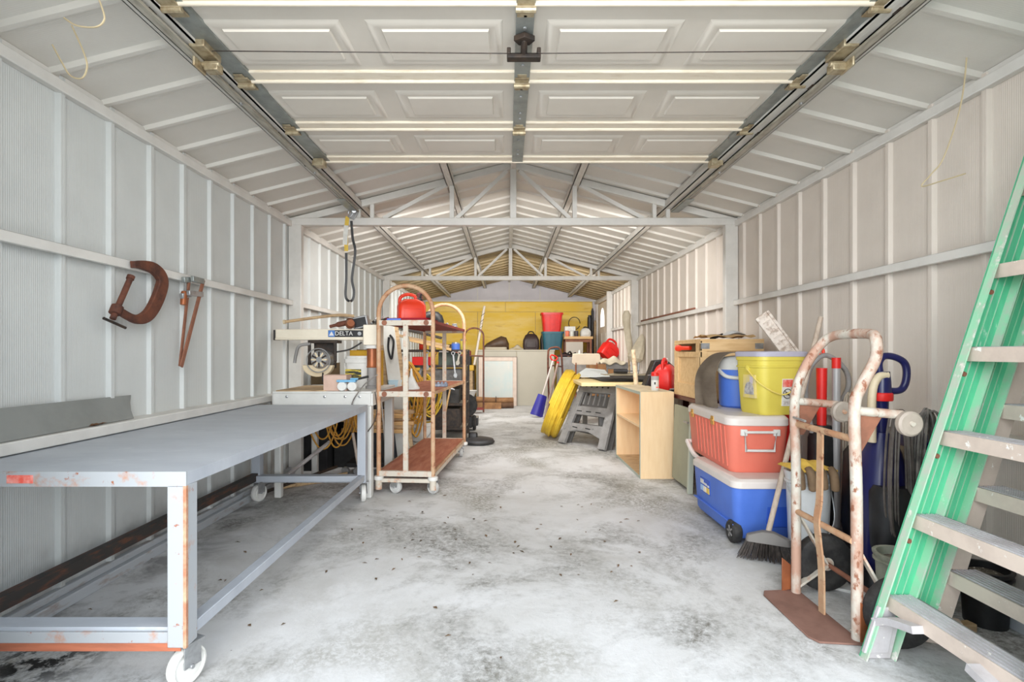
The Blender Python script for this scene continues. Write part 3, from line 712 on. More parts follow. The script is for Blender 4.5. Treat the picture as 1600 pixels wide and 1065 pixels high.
# on the stand
TZ = .7365
carton('small pinkish carton beside the blue and white roller on the saw stand', (-1.19, 3.60, TZ), (.16, .12, .11), mat('pink card', (206, 176, 160), .7, 0, (180, 150, 134), .6, 12))
t = thing('square_pail', 'white square pail with a lid on the saw stand', 'bucket', (-1.135, 3.97, TZ))
part(t, 'shell', MB().rbox([(0, .165, .16, .025), (.19, .19, .185, .03)]), M_WHITEP)
part(t, 'lid', MB().rbox([(.185, .205, .2, .03), (.215, .205, .2, .03), (.225, .19, .185, .03), (.24, .19, .185, .03)]), M_WHITEP, .003)
part(t, 'printed_label', MB().box((-.09, -.0905, .07), (.03, -.086, .14)), mat('striped print', (220, 196, 70), .5, 0, (40, 44, 40), 1, 22, .45, .5, stretch=(.2, 1, 3)))
carton('yellow box behind the white pail on the saw stand', (-1.13, 4.13, TZ), (.24, .12, .285), mat('mustard card', (204, 160, 40), .7, 0, (180, 136, 32), .6, 6))
t = thing('roller_tool', 'small light blue and white two-wheeled roller on the saw stand edge', 'roller', (-1.10, 3.535, TZ))
for x in (-.035, .035):
    part(t, 'wheel', MB().lathe([(.01, -.02), (.03, -.02), (.034, -.012), (.034, .012), (.03, .02), (.01, .02)], 18, TR((x, -.0, .034), 90)), M_WHITEP)
part(t, 'frame', MB().box((-.07, -.025, .062), (.06, .025, .078)).box((.02, -.012, .078), (.075, .012, .09)), mat('light blue plastic', (120, 178, 214), .4), .004)
part(t, 'handle', MB().tube([(.06, 0, .08), (.14, .02, .10)], .008, 8), M_BLACK)
# lying on the saw arm
AZ = .736+.438
t = thing('pipe', 'long tan pipe lying across the top of the saw arm', 'pipe', (-1.30, 3.80, AZ))
P = spline([V(-.345, -.01, .055), V(-.1, 0, .09), V(.05, .0, .105), V(.16, .02, .10)], 6)
part(t, 'tube', MB().tube(P, .011, 10), M_LUMBER)
part(t, 'end_ring', MB().tube([P[0]-V(.008, 0, .001), P[0]+V(.006, 0, .001)], .016, 12), M_BEIGE)
t = thing('hand_drill', 'brown metal hand tool lying on the saw arm above the lettering', 'tool', (-1.20, 3.79, AZ))
part(t, 'body', MB().tube(spline([(-.11, 0, .02), (-.05, 0, .035), (.03, 0, .05), (.06, -.01, .045)], 4), [.012]*4+[.02]*4+[.034]*4+[.03], 10), M_RUSTD)
part(t, 'chuck', MB().lathe([(.03, 0), (.036, .02), (.026, .05)], 14, TR((.05, -.04, .03), 75, 0, 25)), M_COPPER)
t = thing('black_case', 'small black rectangular instrument case propped on the saw arm', 'case', (-1.075, 3.82, AZ+.008), ry=-12)
part(t, 'body', MB().box((-.055, -.04, 0), (.055, .04, .09)), M_STEEL, .006)
part(t, 'face', MB().box((-.045, -.043, .012), (.045, -.039, .078)), M_BLACK, .002)
t = thing('wrench_bundle', 'dark tangle of metal parts behind the saw arm head', 'metal parts', (-.97, 3.83, AZ+.032))
for k in range(6):
    a = k*1.1; part(t, 'metal_part', MB().tube([(-.04+.015*k, -.03, .01+.012*(k % 3)), (-.02+.015*k+.03*math.cos(a), .03, .035+.03*abs(math.sin(a)))], .009, 7), M_DARK if k % 2 else M_STEEL)

# ------------------------------------------------------------------ hoop-ended shelf cart
t = thing('shelf_cart', 'rusty three-shelf trolley with hooped tube ends on casters', 'cart', (-.715, 3.62, 0), rz=-4.2)
CW, CL = .195, 1.40
def hoop(y, top):
    P = [(-CW, y, .10), (-CW, y, top-CW)] + [(-CW*math.cos(R(a)), y, top-CW+CW*math.sin(R(a))) for a in range(12, 169, 12)] + [(CW, y, top-CW), (CW, y, .10)]
    return MB().tube(P, .016, 12)
part(t, 'end_hoop', hoop(0, 1.475), M_RUSTC)
part(t, 'end_hoop', hoop(CL, 1.475), M_RUSTC)
for z, m, nm in ((.150, M_PLYRED, 'shelf_board'), (.712, M_PLYRED, 'shelf_board'), (1.215, M_PLYRED2, 'shelf_board')):
    sh = part(t, nm, MB().box((-CW, .01, z), (CW, CL-.01, z+.014)), m, .002)
    for y in (0, CL):
        part(sh, 'end_rail', MB().box((-CW, y-.014, z-.022), (CW, y+.014, z+.016)), M_RUSTW, .002)
    for x in (-CW, CW):
        part(sh, 'side_rail', MB().box((x-.008, 0, z-.008), (x+.008, CL, z+.014)), M_RUSTC if z < 1 else M_PLYRED2, .002)
    if z > .5:
        for x in (-CW+.045, CW-.045):
            part(sh, 'washer', MB().lathe([(.019, 0), (.019, .004), (.006, .006)], 12, TR((x, -.014, z-.003), 90)), M_RUST)
for y in (0, CL):
    part(t, 'centre_post', MB().box((-.018, y-.010, .15), (.018, y+.012, 1.21)), M_RUSTW, .003)
    for x in (-CW, CW):
        part(t, 'bumper', MB().lathe([(.017, .10), (.034, .104), (.036, .116), (.034, .128), (.017, .132)], 18, Matrix.Translation((x, y, 0))), M_WHITEP)
part(t, 'base_frame', MB().box((-CW, -.012, .085), (CW, .012, .112)).box((-CW, CL-.012, .085), (CW, CL+.012, .112)).box((-CW-.006, 0, .11), (-CW+.014, CL, .14)).box((CW-.014, 0, .11), (CW+.006, CL, .14)), M_RUSTW, .002)
for x in (-CW, CW):
    part(t, 'post_sleeve', MB().lathe([(.024, .035), (.024, .102)], 12, Matrix.Translation((x, 0, 0))), M_RUSTW)
for x, y, yw in ((-.08, .03, 70), (CW-.005, .03, 60), (-CW+.03, CL-.06, 10), (CW-.02, CL-.06, 10)):
    caster(t, x, y, .046, mat('grey caster', (196, 196, 194), .5, 0, (160, 160, 158), .6, 14), yaw=yw, ztop=.10)

def gas_can(label, loc, rz, s, m, rx=0, ry=0, spout='black'):
    t = thing('fuel_can', label, 'fuel can', loc, rz, rx=rx, ry=ry, group='fuel cans')
    a, b, h = .27*s, .17*s, .24*s
    part(t, 'body', MB().rbox([(0, a*.94, b*.92, .03*s), (.02*s, a, b, .035*s), (h*.72, a, b, .04*s), (h*.9, a*.86, b*.8, .05*s), (h, a*.5, b*.55, .04*s)], n=5), m)
    part(t, 'handle', MB().tube(spline([(-a*.42, 0, h*.72), (-a*.40, 0, h*1.06), (-a*.15, 0, h*1.2), (a*.12, 0, h*1.14), (a*.16, 0, h*.9)], 5), .016*s, 10), m)
    part(t, 'cap', MB().lathe([(.03*s, 0), (.03*s, .03*s), (.02*s, .034*s)], 14, Matrix.Translation((a*.3, 0, h*.9))), M_BLACK)
    part(t, 'spout', MB().tube([(a*.3, 0, h*.95), (a*.36, 0, h*1.24)], [.014*s, .009*s], 8), M_WHITEP if spout == 'white' else M_BLACK)
    part(t, 'ridge', MB().tube([(-a*.3, -b*.505, h*.2), (a*.3, -b*.505, h*.2), (a*.3, -b*.505, h*.6), (-a*.3, -b*.505, h*.6)], .004*s, 6, True), m)
    return t
gas_can('bright orange-red fuel can on the top shelf of the rusty trolley', (-.755, 4.05, 1.230), 20, .80, M_ORANGE)
t = thing('cap_hat', 'black round-topped cap on the top shelf of the rusty trolley', 'hat', (-.63, 4.32, 1.23))
part(t, 'crown', MB().lathe([(.10, 0), (.10, .04), (.085, .085), (.05, .115), (.005, .125)], 22), M_BLACK)
part(t, 'brim', MB().lathe([(.10, .006), (.135, .002), (.135, .008), (.10, .014)], 22), M_BLACK)
solo('red_tray', MB().rbox([(0, .30, .34, .03), (.018, .32, .36, .03), (.018, .305, .345, .03), (.006, .285, .325, .03)]), mat('crimson tray', (150, 30, 46), .5), 'shallow crimson tray lying on the top trolley shelf', 'tray', (-.70, 3.80, 1.2295), rz=-4)
solo('blue_strip', MB().box((-.05, -.006, 0), (.05, .006, .012)), M_BLUE, 'small blue strip at the front of the top trolley shelf', 'strip', (-.80, 3.628, 1.2315), rz=-4, bev=.002)
solo('red_bar', MB().box((-.02, -.015, -.02), (.02, .015, .30)), M_MAHOG, 'dark red bar leaning behind the fuel can on the trolley', 'bar', (-.73, 4.55, 1.235), rx=8, ry=-8, bev=.003)
solo('thin_rod', MB().tube([(-.10, 0, 0), (.10, 0, 0)], .006, 8), M_DARK, 'thin dark rod lying crosswise at the far end of the top trolley shelf', 'rod', (-.59, 4.72, 1.2365))
solo('metal_bracket', MB().box((-.05, -.02, 0), (.05, .02, .01)).box((-.05, -.02, 0), (-.04, .02, .035)).box((.01, -.015, .01), (.045, .015, .03)), M_STEEL, 'small bright bracket on the top trolley shelf edge', 'bracket', (-.49, 4.55, 1.2295), rz=30, bev=.002)
t = thing('funnel', 'white plastic funnel standing upside down on the middle trolley shelf', 'funnel', (-.72, 3.86, .727))
part(t, 'cone', MB().lathe([(.062, 0), (.062, .012), (.054, .02), (.018, .09), (.012, .10)], 24), M_WHITEP)
part(t, 'spout', MB().lathe([(.012, .10), (.006, .155)], 14), M_WHITEP)
t = thing('gear_part', 'blue-grey cast metal gear part on the middle trolley shelf', 'metal part', (-.54, 4.15, .727))
part(t, 'body', MB().box((-.06, -.03, 0), (.06, .03, .025)), mat('blue grey cast', (150, 160, 176), .5, .3, (90, 98, 112), .8, 30), .004)
for x in (-.045, -.015, .015, .045): part(t, 'lug', MB().lathe([(.011, .025), (.011, .038), (.004, .038)], 10, Matrix.Translation((x, -.01, 0))), MATS['blue grey cast'])

# black round mower deck on the floor
t = thing('round_base', 'flat round black machine base with a knob lying on the floor', 'machine base', (-.315, 5.66, 0))
part(t, 'disc', MB().lathe([(.155, 0), (.172, .012), (.175, .03), (.165, .05), (.12, .062), (.06, .068), (.005, .07)], 32), mat('dusty black disc', (78, 78, 80), .5, 0, (48, 48, 50), .7, 9))
part(t, 'rim', MB().tube([(.172*math.cos(R(a)), .172*math.sin(R(a)), .022) for a in range(0, 360, 10)], .009, 8, True), M_RUBBER)
part(t, 'knob', MB().rbox([(.06, .10, .07, .02), (.10, .10, .07, .02), (.115, .085, .055, .02)], Matrix.Translation((-.06, .03, 0))), M_BLACK)

# ------------------------------------------------------------------ right side, near: step ladder
t = thing('step_ladder', 'green fibreglass step ladder with paint-splashed aluminium steps at the right', 'ladder', (1.165, 1.69, 0))
LN = .33; LT = 1.95
def lx(z): return LN*z
def rail(y, x0, z0, z1, wd, m, ln, edge):
    # leaning C-channel: web in the plane of the lean plus two flanges, offset x0 in X
    s = 1 if y >= -.1 else -1
    mb = MB()
    def seg(a, b, ya, yb):
        mb.add([(x0+a+ln*z0, ya, z0), (x0+b+ln*z0, ya, z0), (x0+b+ln*z0, yb, z0), (x0+a+ln*z0, yb, z0),
                (x0+a+ln*z1, ya, z1), (x0+b+ln*z1, ya, z1), (x0+b+ln*z1, yb, z1), (x0+a+ln*z1, yb, z1)],
               [(0,3,2,1),(4,5,6,7),(0,1,5,4),(1,2,6,5),(2,3,7,6),(3,0,4,7)])
    seg(0, wd, y-.002*s, y+.004*s) if s > 0 else seg(0, wd, y-.004, y+.002)
    o = part(t, 'side_rail', mb, m)
    for a, b in ((0, .005), (wd-.005, wd)):
        mb = MB()
        seg(a, b, min(y, y-.030*s), max(y, y-.030*s)); part(o, 'flange', mb, edge)
    mb = MB(); seg(wd*.42, wd*.45, min(y-.006*s, y), max(y-.006*s, y)); seg(wd*.70, wd*.715, min(y-.005*s, y), max(y-.005*s, y)); part(o, 'rail_rib', mb, edge)
    return o
WID = -.50
for y in (0, WID):
    rail(y, 0, 0.0, LT, .098, M_GREEN, LN, M_GREENF)
    rail(y+(.012 if y == 0 else -.012), .108, .10, LT, .082, M_GREEN, .325, M_GREENF)
    mb = MB(); a = .195; z0, z1 = .08, LT
    mb.add([(a+.32*z0, y, z0), (a+.07+.32*z0, y, z0), (a+.07+.32*z0, y+.02, z0), (a+.32*z0, y+.02, z0), (a+.32*z1, y, z1), (a+.06+.32*z1, y, z1), (a+.06+.32*z1, y+.02, z1), (a+.32*z1, y+.02, z1)],
           [(0,3,2,1),(4,5,6,7),(0,1,5,4),(1,2,6,5),(2,3,7,6),(3,0,4,7)])
    part(t, 'back_leg', mb, M_ALUF)
    # foot plate with a curved brace up to the first step
    part(t, 'foot', MB().prism([(.0, 0), (.09, 0), (.115, .10), (.10, .17), (.06, .16), (.02, .06)], .012, TR((0, y-.004, 0), 90)), M_ALU, .003)
STEPS = [.205, .47, .743, 1.017, 1.289, 1.56]
for i, z in enumerate(STEPS):
    x = lx(z) + .015
    st = part(t, 'step', MB().box((x, WID+.004, z-.006), (x+.085, -.006, z)), M_ALU)
    part(st, 'step_front', MB().box((x-.003, WID+.004, z-.045), (x+.002, -.006, z+.001)), M_ALUF, .001)
    part(st, 'step_back', MB().box((x+.082, WID+.004, z-.045), (x+.086, -.006, z)), M_ALU)
    for k in range(5):
        part(st, 'tread_ridge', MB().box((x+.010+.015*k, WID+.01, z), (x+.015+.015*k, -.01, z+.003)), M_ALU)
for z in (.285, .56, .83, 1.11, 1.38):
    x = .195 + .32*z
    st = part(t, 'back_bar', MB().box((x, WID+.01, z-.005), (x+.10, 0, z)), M_ALU)
    part(st, 'bar_front', MB().box((x-.003, WID+.01, z-.045), (x+.002, 0, z+.001)), M_ALUF)
    for k in range(6):
        part(st, 'tread_ridge', MB().box((x+.012+.015*k, WID+.012, z), (x+.017+.015*k, -.004, z+.003)), M_ALU)
z = STEPS[0]
for y0, y1, sg in ((-.008, -.16, 1), (WID+.008, WID+.16, -1)):
    Pa = spline([(lx(.12)+.02, y0, .115), (lx(.14)+.02, (y0*2+y1)/3, .145), (lx(.15)+.02, y1, .172)], 5)
    mb = MB()
    for i in range(len(Pa)-1): mb.bar(Pa[i], Pa[i+1], .05, .022 if i else .03)
    part(t, 'knee_brace', mb, M_ALU)
part(t, 'gusset', MB().prism([(0, .02), (.08, .02), (.11, .17), (.05, .17)], .014, TR((.0, -.006, 0), 90)), M_ALU, .002)
for z in (.38, .66, .93, 1.2):
    part(t, 'rivet', MB().lathe([(.009, 0), (.007, .004)], 10, TR((lx(z)+.035, -.002, z), 90)), M_RUST)
    part(t, 'rivet', MB().lathe([(.009, 0), (.007, .004)], 10, TR((.108+.325*z+.03, .008, z+.03), 90)), M_RUST)
part(t, 'top_cap', MB().box((lx(LT)-.03, WID-.03, LT-.03), (lx(LT)+.24, .04, LT+.02)), M_GREEN, .006)

# hand truck
t = thing('hand_truck', 'rusty tube-framed hand truck with a broad toe plate in front of the vacuums', 'hand truck', (1.20, 1.95, 0))
yf, yn = .175, -.175
def arc_handle():
    P = [(0, yf, .0), (0, yf, .5), (-.005, yf, .80), (.03, yf-.004, .93), (.085, yf-.03, 1.035), (.11, yf-.075, 1.068), (.115, 0, 1.072),
         (.115, yn+.08, 1.068), (.10, yn+.03, 1.05), (.085, yn+.01, .98), (.03, yn+.004, .88), (.005, yn, .80), (.012, yn, .5), (.015, yn, .0)]
    return spline([V(*p) for p in P], 6)
M_TRUCK = mat('rust-eaten grey paint', (196, 190, 178), .65, 0, (172, 128, 106), .85, 8, .44, .58, stretch=(1, 1, .6), col3=(138, 88, 64), lo3=.56, hi3=.64, scale3=34, bump=.35)
part(t, 'frame_tube', MB().tube(arc_handle(), .0185, 14), M_TRUCK)
part(t, 'toe_plate', MB().prism([(-.145, yn+.02), (-.125, yn-.015), (.02, yn-.03), (.02, yf+.03), (-.125, yf+.015), (-.145, yf-.02)], .007, TR((0, 0, .001))), mat('mauve rust plate', (136, 102, 90), .8, 0, (114, 82, 70), .7, 10), .002)
part(t, 'cross_bar', MB().tube([(0, yf, .706), (.0, yn, .701)], .013, 10), M_RUSTC)
part(t, 'cross_bar', MB().tube([(0, yf, .345), (.0, yn, .347)], .012, 10), M_RUSTC)
P = spline([V(-.006, 0, .70), V(-.008, 0, .55), V(-.01, .0, .44), V(-.012, .012, .36), V(-.008, .008, .28), V(.0, .004, .18), V(.0, .0, .01)], 5)
mb = MB()
for i in range(len(P)-1): mb.bar(P[i], P[i+1], .034, .007, (1, 0, 0))
part(t, 'centre_strap', mb, M_RUSTC)
for y, s in ((yf, 1), (yn, -1)):
    part(t, 'base_gusset', MB().prism([(.0, .0), (.05, .01), (.05, .10), (.0, .14)], .006, TR((.012 if s < 0 else -.05, y+(.02 if s > 0 else -.014), .005), 90)), M_COPPER, .002)
    yw = y + s*.035
    whl = part(t, 'wheel', MB().lathe([(.06, -.028), (.075, -.03), (.10, -.03), (.115, -.02), (.12, 0), (.115, .02), (.10, .03), (.075, .03), (.06, .028)], 30, TR((.135, yw, .12), 90)), M_RUBBER)
    part(whl, 'hub', MB().lathe([(.012, -.036), (.024, -.036), (.028, -.022), (.055, -.02), (.062, -.028), (.062, .028), (.055, .02), (.02, .03)], 24, TR((.135, yw, .12), 90)), M_RUSTW)
    part(t, 'axle_brace', MB().bar((.0, y, .35), (.13, y, .12), .008, .024, (0, 1, 0)), M_RUSTW, .001)
    part(t, 'axle_brace', MB().bar((.0, y, .03), (.13, y, .12), .008, .03, (0, 1, 0)), M_RUSTW, .001)
    part(t, 'caster_arm', MB().tube([(-.0, y, .80), (.17, y, .785)], .016, 12), M_TRUCK)
    part(t, 'arm_plate', MB().prism([(.0, .66), (.03, .66), (.10, .78), (.0, .79)], .006, TR((0, y+.003, 0), 90)), M_RUST, .001)
    cw = part(t, 'back_caster', MB().lathe([(.01, -.012), (.036, -.014), (.043, -.008), (.043, .008), (.036, .014), (.01, .012)], 24, TR((.175, y-.025, .758), 90)), mat('tan caster', (172, 160, 148), .5, 0, (150, 138, 126), .6, 14))
    part(cw, 'caster_pin', MB().tube([(.175, y-.045, .758), (.175, y+.01, .775)], .008, 8), M_RUSTW)
part(t, 'axle', MB().tube([(.135, yn-.04, .12), (.135, yf+.04, .12)], .010, 10), M_RUST)
part(t, 'latch_rod', MB().tube([(-.0, yf, .725), (-.02, yf-.02, .735), (-.02, yf-.1, .73)], .005, 6), M_STEEL)

# broom leaning through the gap
hb = V(1.275, 2.50, .10); ht = V(1.68, 2.74, 1.19)
t = thing('push_broom', 'black-bristled broom with a weathered pole leaning behind the hand truck', 'broom', tuple(hb))
part(t, 'pole', MB().tube([V(0, 0, .02), ht-hb], [.013, .012], 10), mat('weathered pole', (196, 180, 164), .7, 0, (160, 140, 122), .7, 12, stretch=(4, 4, 1)))
part(t, 'head_block', MB().rbox([(-.02, .20, .055, .02), (.01, .19, .045, .02), (.035, .06, .04, .015)], TR((-.01, -.02, 0), 0, 0, -28)), mat('grey broom block', (120, 116, 112), .6), .003)
mb = MB(); rnd = random.Random(3)
for i in range(420):
    u, v = rnd.uniform(-1, 1), rnd.uniform(-1, 1)
    Mx = TR((-.01, -.02, 0), 0, 0, -28)
    a = Mx @ V(u*.095, v*.022, -.015); b = Mx @ V(u*.135, v*.05 - .02, -.095 + rnd.uniform(0, .01))
    mb.tube([a, b], [.0022, .0014], 3)
br = part(t, 'bristles', mb, mat('black bristle', (52, 48, 46), .7, 0, (96, 86, 78), .6, 60)); br['kind'] = 'stuff'

# ------------------------------------------------------------------ coolers
M_COOLW = mat('off white lid', (222, 214, 208), .45, 0, (208, 198, 190), .5, 6)
t = thing('blue_cooler', 'blue wheeled cooler with white lid on the floor under the red one', 'cooler', (1.385, 2.95, 0))
part(t, 'body', MB().rbox([(.03, .36, .54, .03), (.05, .385, .565, .04), (.30, .415, .60, .045)]), M_BLUE)
part(t, 'lid', MB().rbox([(.296, .43, .615, .05), (.33, .43, .615, .05), (.344, .40, .585, .05)]), M_COOLW, .004)
part(t, 'end_recess', MB().rbox([(-.004, .20, .17, .03), (.006, .19, .16, .03)], TR((.06, -.287, .175), 90)), mat('darker blue', (46, 88, 190), .45), .003)
part(t, 'seam_ridge', MB().box((-.2065, -.28, .10), (-.188, .28, .106)), M_BLUE, .002)
for s in (-1, 1):
    whl = part(t, 'wheel', MB().lathe([(.03, -.022), (.046, -.026), (.058, -.018), (.06, 0), (.058, .018), (.046, .026), (.03, .022)], 24, TR((s*.185, -.245, .06)) @ AX['x']), M_RUBBER)
    part(whl, 'hub', MB().lathe([(.01, -.024), (.034, -.02), (.034, .02), (.01, .024)], 12, TR((s*.185, -.245, .06)) @ AX['x']), M_BLACK)
    for k in range(5):
        a = 2*math.pi*k/5; part(whl, 'spoke', MB().box((-.004, .006, s*.020), (.004, .03, s*.025), TR((s*.185, -.245, .06)) @ AX['x'] @ Matrix.Rotation(a, 4, 'Z')), M_GREYP)
part(t, 'tow_handle', MB().tube(spline([(-.16, .30, .325), (-.165, .40, .345), (-.165, .50, .40), (-.14, .515, .405), (.14, .515, .405), (.165, .50, .40), (.165, .40, .345), (.16, .30, .325)], 5), .014, 8), M_COOLW)
lb = part(t, 'sticker', MB().add([(-.2015, .03, .165), (-.2015, .17, .165), (-.2065, .17, .25), (-.2065, .03, .25), (-.198, .03, .165), (-.198, .17, .165), (-.2, .17, .25), (-.2, .03, .25)], [(0,3,2,1),(4,5,6,7),(0,1,5,4),(1,2,6,5),(2,3,7,6),(3,0,4,7)]), MATS['darker blue'])
for k, c in enumerate(((230, 196, 96), (236, 226, 206), (160, 192, 228))):
    part(lb, 'sticker_square', MB().box((-.2055, .04+.045*k, .172), (-.2005, .078+.045*k, .205)), mat('sticker %d' % k, c, .5))
part(lb, 'sticker_emblem', MB().box((-.2075, .12, .215), (-.2035, .165, .24)), M_WHITEP)
part(lb, 'sticker_bar', MB().box((-.2075, .075, .214), (-.2035, .112, .226)), M_WHITEP)
part(lb, 'sticker_bar', MB().box((-.2075, .040, .212), (-.2035, .062, .222)), M_WHITEP)
t = thing('red_cooler', 'faded red cooler with white lid stacked on the blue one', 'cooler', (1.385, 3.135, .345), rz=-2)
part(t, 'body', MB().rbox([(0, .28, .66, .04), (.02, .30, .685, .05), (.26, .335, .72, .055)]), M_CORAL)
part(t, 'lid', MB().rbox([(.258, .345, .73, .06), (.295, .345, .73, .06), (.311, .32, .70, .06)]), M_COOLW, .004)
for k in range(9):
    y = -.30 + .058*k
    part(t, 'side_groove', MB().bar((-.151, y, .03), (-.168, y, .25), .006, .004, (0, 1, 0)), M_CORAL)
hd_ = part(t, 'side_handle', MB().tube([(-.085, -.366, .225), (.085, -.366, .225), (.075, -.362, .125), (-.075, -.362, .125)], .009, 8, True), M_WHITEP)
part(hd_, 'handle_pivot', MB().box((-.105, -.37, .205), (-.07, -.35, .24)), M_WHITEP, .003)
part(hd_, 'handle_pivot', MB().box((.07, -.37, .205), (.105, -.35, .24)), M_WHITEP, .003)
for y in (-.14, .22):
    part(t, 'hinge', MB().box((-.1765, y-.012, .235), (-.168, y+.03, .285)).tube([(-.177, y-.014, .262), (-.177, y+.032, .262)], .006, 8), mat('orange brass', (206, 160, 84), .4, .4), .001)
RC = .345 + .311
# yellow square bucket with labels
t = thing('yellow_bucket', 'yellow square pail with grey lid on top of the red cooler', 'bucket', (1.515, 2.945, RC+.0005), rz=10)
M_YB = M_YELLOW
part(t, 'body', MB().rbox([(0, .25, .215, .04), (.02, .262, .228, .045), (.26, .29, .255, .05), (.262, .30, .265, .05), (.27, .30, .265, .05), (.272, .29, .255, .05), (.30, .292, .257, .05), (.302, .302, .267, .05), (.325, .302, .267, .05)]), M_YB)
part(t, 'lid', MB().rbox([(.322, .31, .275, .055), (.345, .314, .279, .055), (.352, .30, .265, .055), (.352, .26, .225, .045), (.346, .25, .215, .04)]), M_LIDGREY, .002)
def lab(name, x0, x1, z0, z1, m, f=0, parent=None):
    return part(parent or t, name, MB().add([(x0, -.1165-.0567*z0-f, z0), (x1, -.1165-.0567*z0-f, z0), (x1, -.1165-.0567*z1-f, z1), (x0, -.1165-.0567*z1-f, z1), (x0, -.105, z0), (x1, -.105, z0), (x1, -.11, z1), (x0, -.11, z1)],
                [(0,1,2,3),(7,6,5,4),(0,4,5,1),(1,5,6,2),(2,6,7,3),(3,7,4,0)]), m)
l0 = lab('warning_label', -.02, .045, .05, .20, M_PAPER)
lab('red_band', -.018, .043, .155, .195, mat('label red', (224, 90, 78), .5, 0, (244, 200, 190), .6, 50), .001, l0)
lab('side_label', .05, .088, .055, .20, mat('label yellow', (236, 220, 110), .5), 0)
for k, c in enumerate(((200, 80, 60), (160, 200, 200), (150, 190, 200), (160, 200, 210))):
    lab('pictogram', .055, .082, .062+.034*k, .084+.034*k, mat('picto %d' % k, c, .5, 0, (240, 236, 220), .7, 70), .001)
lab('code_plate', -.01, .036, .058, .078, mat('fine print', (220, 216, 210), .6, 0, (150, 146, 140), .8, 120), .001, l0)
zc_ = .118; yc_ = -.1165-.0567*zc_-.0015
part(l0, 'prohibition_ring', MB().tube([(.0125+.026*math.cos(R(a)), yc_-.0567*.026*math.sin(R(a)), zc_+.026*math.sin(R(a))) for a in range(0, 360, 18)], .0022, 5, True), M_DARK)
part(l0, 'prohibition_bar', MB().tube([(-.006, yc_, zc_+.018), (.031, yc_, zc_-.018)], .002, 5), M_DARK)
part(l0, 'pictogram', MB().box((.0, yc_+.0005, zc_-.008), (.025, yc_+.002, zc_+.008)), M_BROWN, .003)
xs = -.1345
l1 = part(t, 'picture_label', MB().box((-.1515, -.07, .09), (-.13, .03, .22)), mat('picture label', (226, 206, 120), .5, 0, (190, 180, 160), .7, 14))
part(l1, 'picture', MB().prism([(.04*math.cos(R(a)), .05*math.sin(R(a))) for a in range(0, 181, 20)] + [(-.04, -.02), (.04, -.02)], .002, TR((-.152, -.025, .13)) @ Matrix.Rotation(R(-90), 4, 'Z') @ Matrix.Rotation(R(90), 4, 'X')), mat('grey print', (150, 148, 150), .5, 0, (220, 216, 210), .7, 40))
part(l1, 'price_sticker', MB().box((-.1525, -.055, .17), (-.151, -.03, .21)), mat('lilac print', (200, 190, 200), .5))
part(t, 'bail_handle', MB().tube(spline([(-.152, 0, .255), (-.14, -.11, .17), (-.03, -.142, .115), (.06, -.145, .165), (.14, -.13, .235), (.153, 0, .255)], 6), .004, 6), mat('yellow wire grip', (226, 206, 110), .5))
part(t, 'handle_boss', MB().lathe([(.02, 0), (.02, .008), (.01, .012)], 12, TR((-.142, 0, .255), 0, -90)), M_YB)
# blue jug with a rubber mat over it
t = thing('water_jug', 'blue and white round water jug on the red cooler beside the brown mat', 'jug', (1.475, 3.27, RC+.0005))
part(t, 'body', MB().lathe([(.095, 0), (.11, .012), (.113, .05), (.116, .24)], 28), M_BLUE)
part(t, 'lid', MB().lathe([(.119, .238), (.121, .255), (.119, .275), (.112, .30), (.09, .318), (.03, .325), (.004, .325)], 28), M_WHITEP)
part(t, 'handle', MB().tube(spline([(-.12, .0, .235), (-.10, -.075, .195), (0, -.128, .19), (.10, -.075, .215), (.12, 0, .235)], 6), .012, 8), M_WHITEP)
def drape(u, v):
    # u along the arc from the jug top down to the left, v across
    a = [V(1.50, 0, 1.000), V(1.42, 0, 1.002), V(1.35, 0, .985), V(1.29, 0, .93), V(1.255, 0, .86), V(1.245, 0, .78), V(1.25, 0, .662)]
    P = spline(a, 8); p = P[min(int(u*(len(P)-1)+.5), len(P)-1)].copy()
    p.y = 3.16 + .22*v + .015*math.sin(u*6+v*4); p.x += .012*math.sin(v*7+u*3)*u + .10*(1-v)*u*u*.5; return p
solo('rubber_mat', MB().sheet(drape, 24, 8, .004), M_CLOTHB, 'brown grey mat draped over the blue water jug', 'mat')
# wooden crate and table behind
t = thing('wooden_crate', 'pale wooden crate with framed panels on the dark red table', 'crate', (1.585, 3.88, .668))
a, b, h = .225, .28, .43
part(t, 'front_panel', MB().box((-a+.01, -b+.012, .01), (a-.01, -b+.024, h-.01)), M_CRATE)
part(t, 'back_panel', MB().box((-a+.01, b-.024, .01), (a-.01, b-.012, h-.01)), M_CRATE)
part(t, 'right_panel', MB().box((a-.024, -b+.02, .01), (a-.012, b-.02, h-.01)), M_CRATE)
part(t, 'side_panel', MB().box((-a+.012, -b+.02, .01), (-a+.024, b-.02, h-.09)), M_CRATE)
part(t, 'bottom', MB().box((-a+.01, -b+.01, 0), (a-.01, b-.01, .012)), M_CRATE)
part(t, 'top_board', MB().box((-a, -b, h-.014), (a, b, h)), M_CRATE, .003)
for z0, z1 in ((0, .05), (h-.085, h-.014)):
    part(t, 'front_rail', MB().box((-a, -b, z0), (a, -b+.014, z1)), M_CRATE, .002)
for x in (-a, a-.05):
    part(t, 'front_stile', MB().box((x, -b+.001, .05), (x+.05, -b+.014, h-.085)), M_CRATE, .002)
part(t, 'side_rail', MB().box((-a-.001, -b, 0), (-a+.014, b, .10)), M_CRATE, .002)
part(t, 'side_rail', MB().box((-a-.001, -b, h-.13), (-a+.014, b, h-.09)), M_CRATE, .002)
part(t, 'side_rail', MB().box((-a-.001, -b, h-.03), (-a+.014, b, h-.014)), M_CRATE, .002)
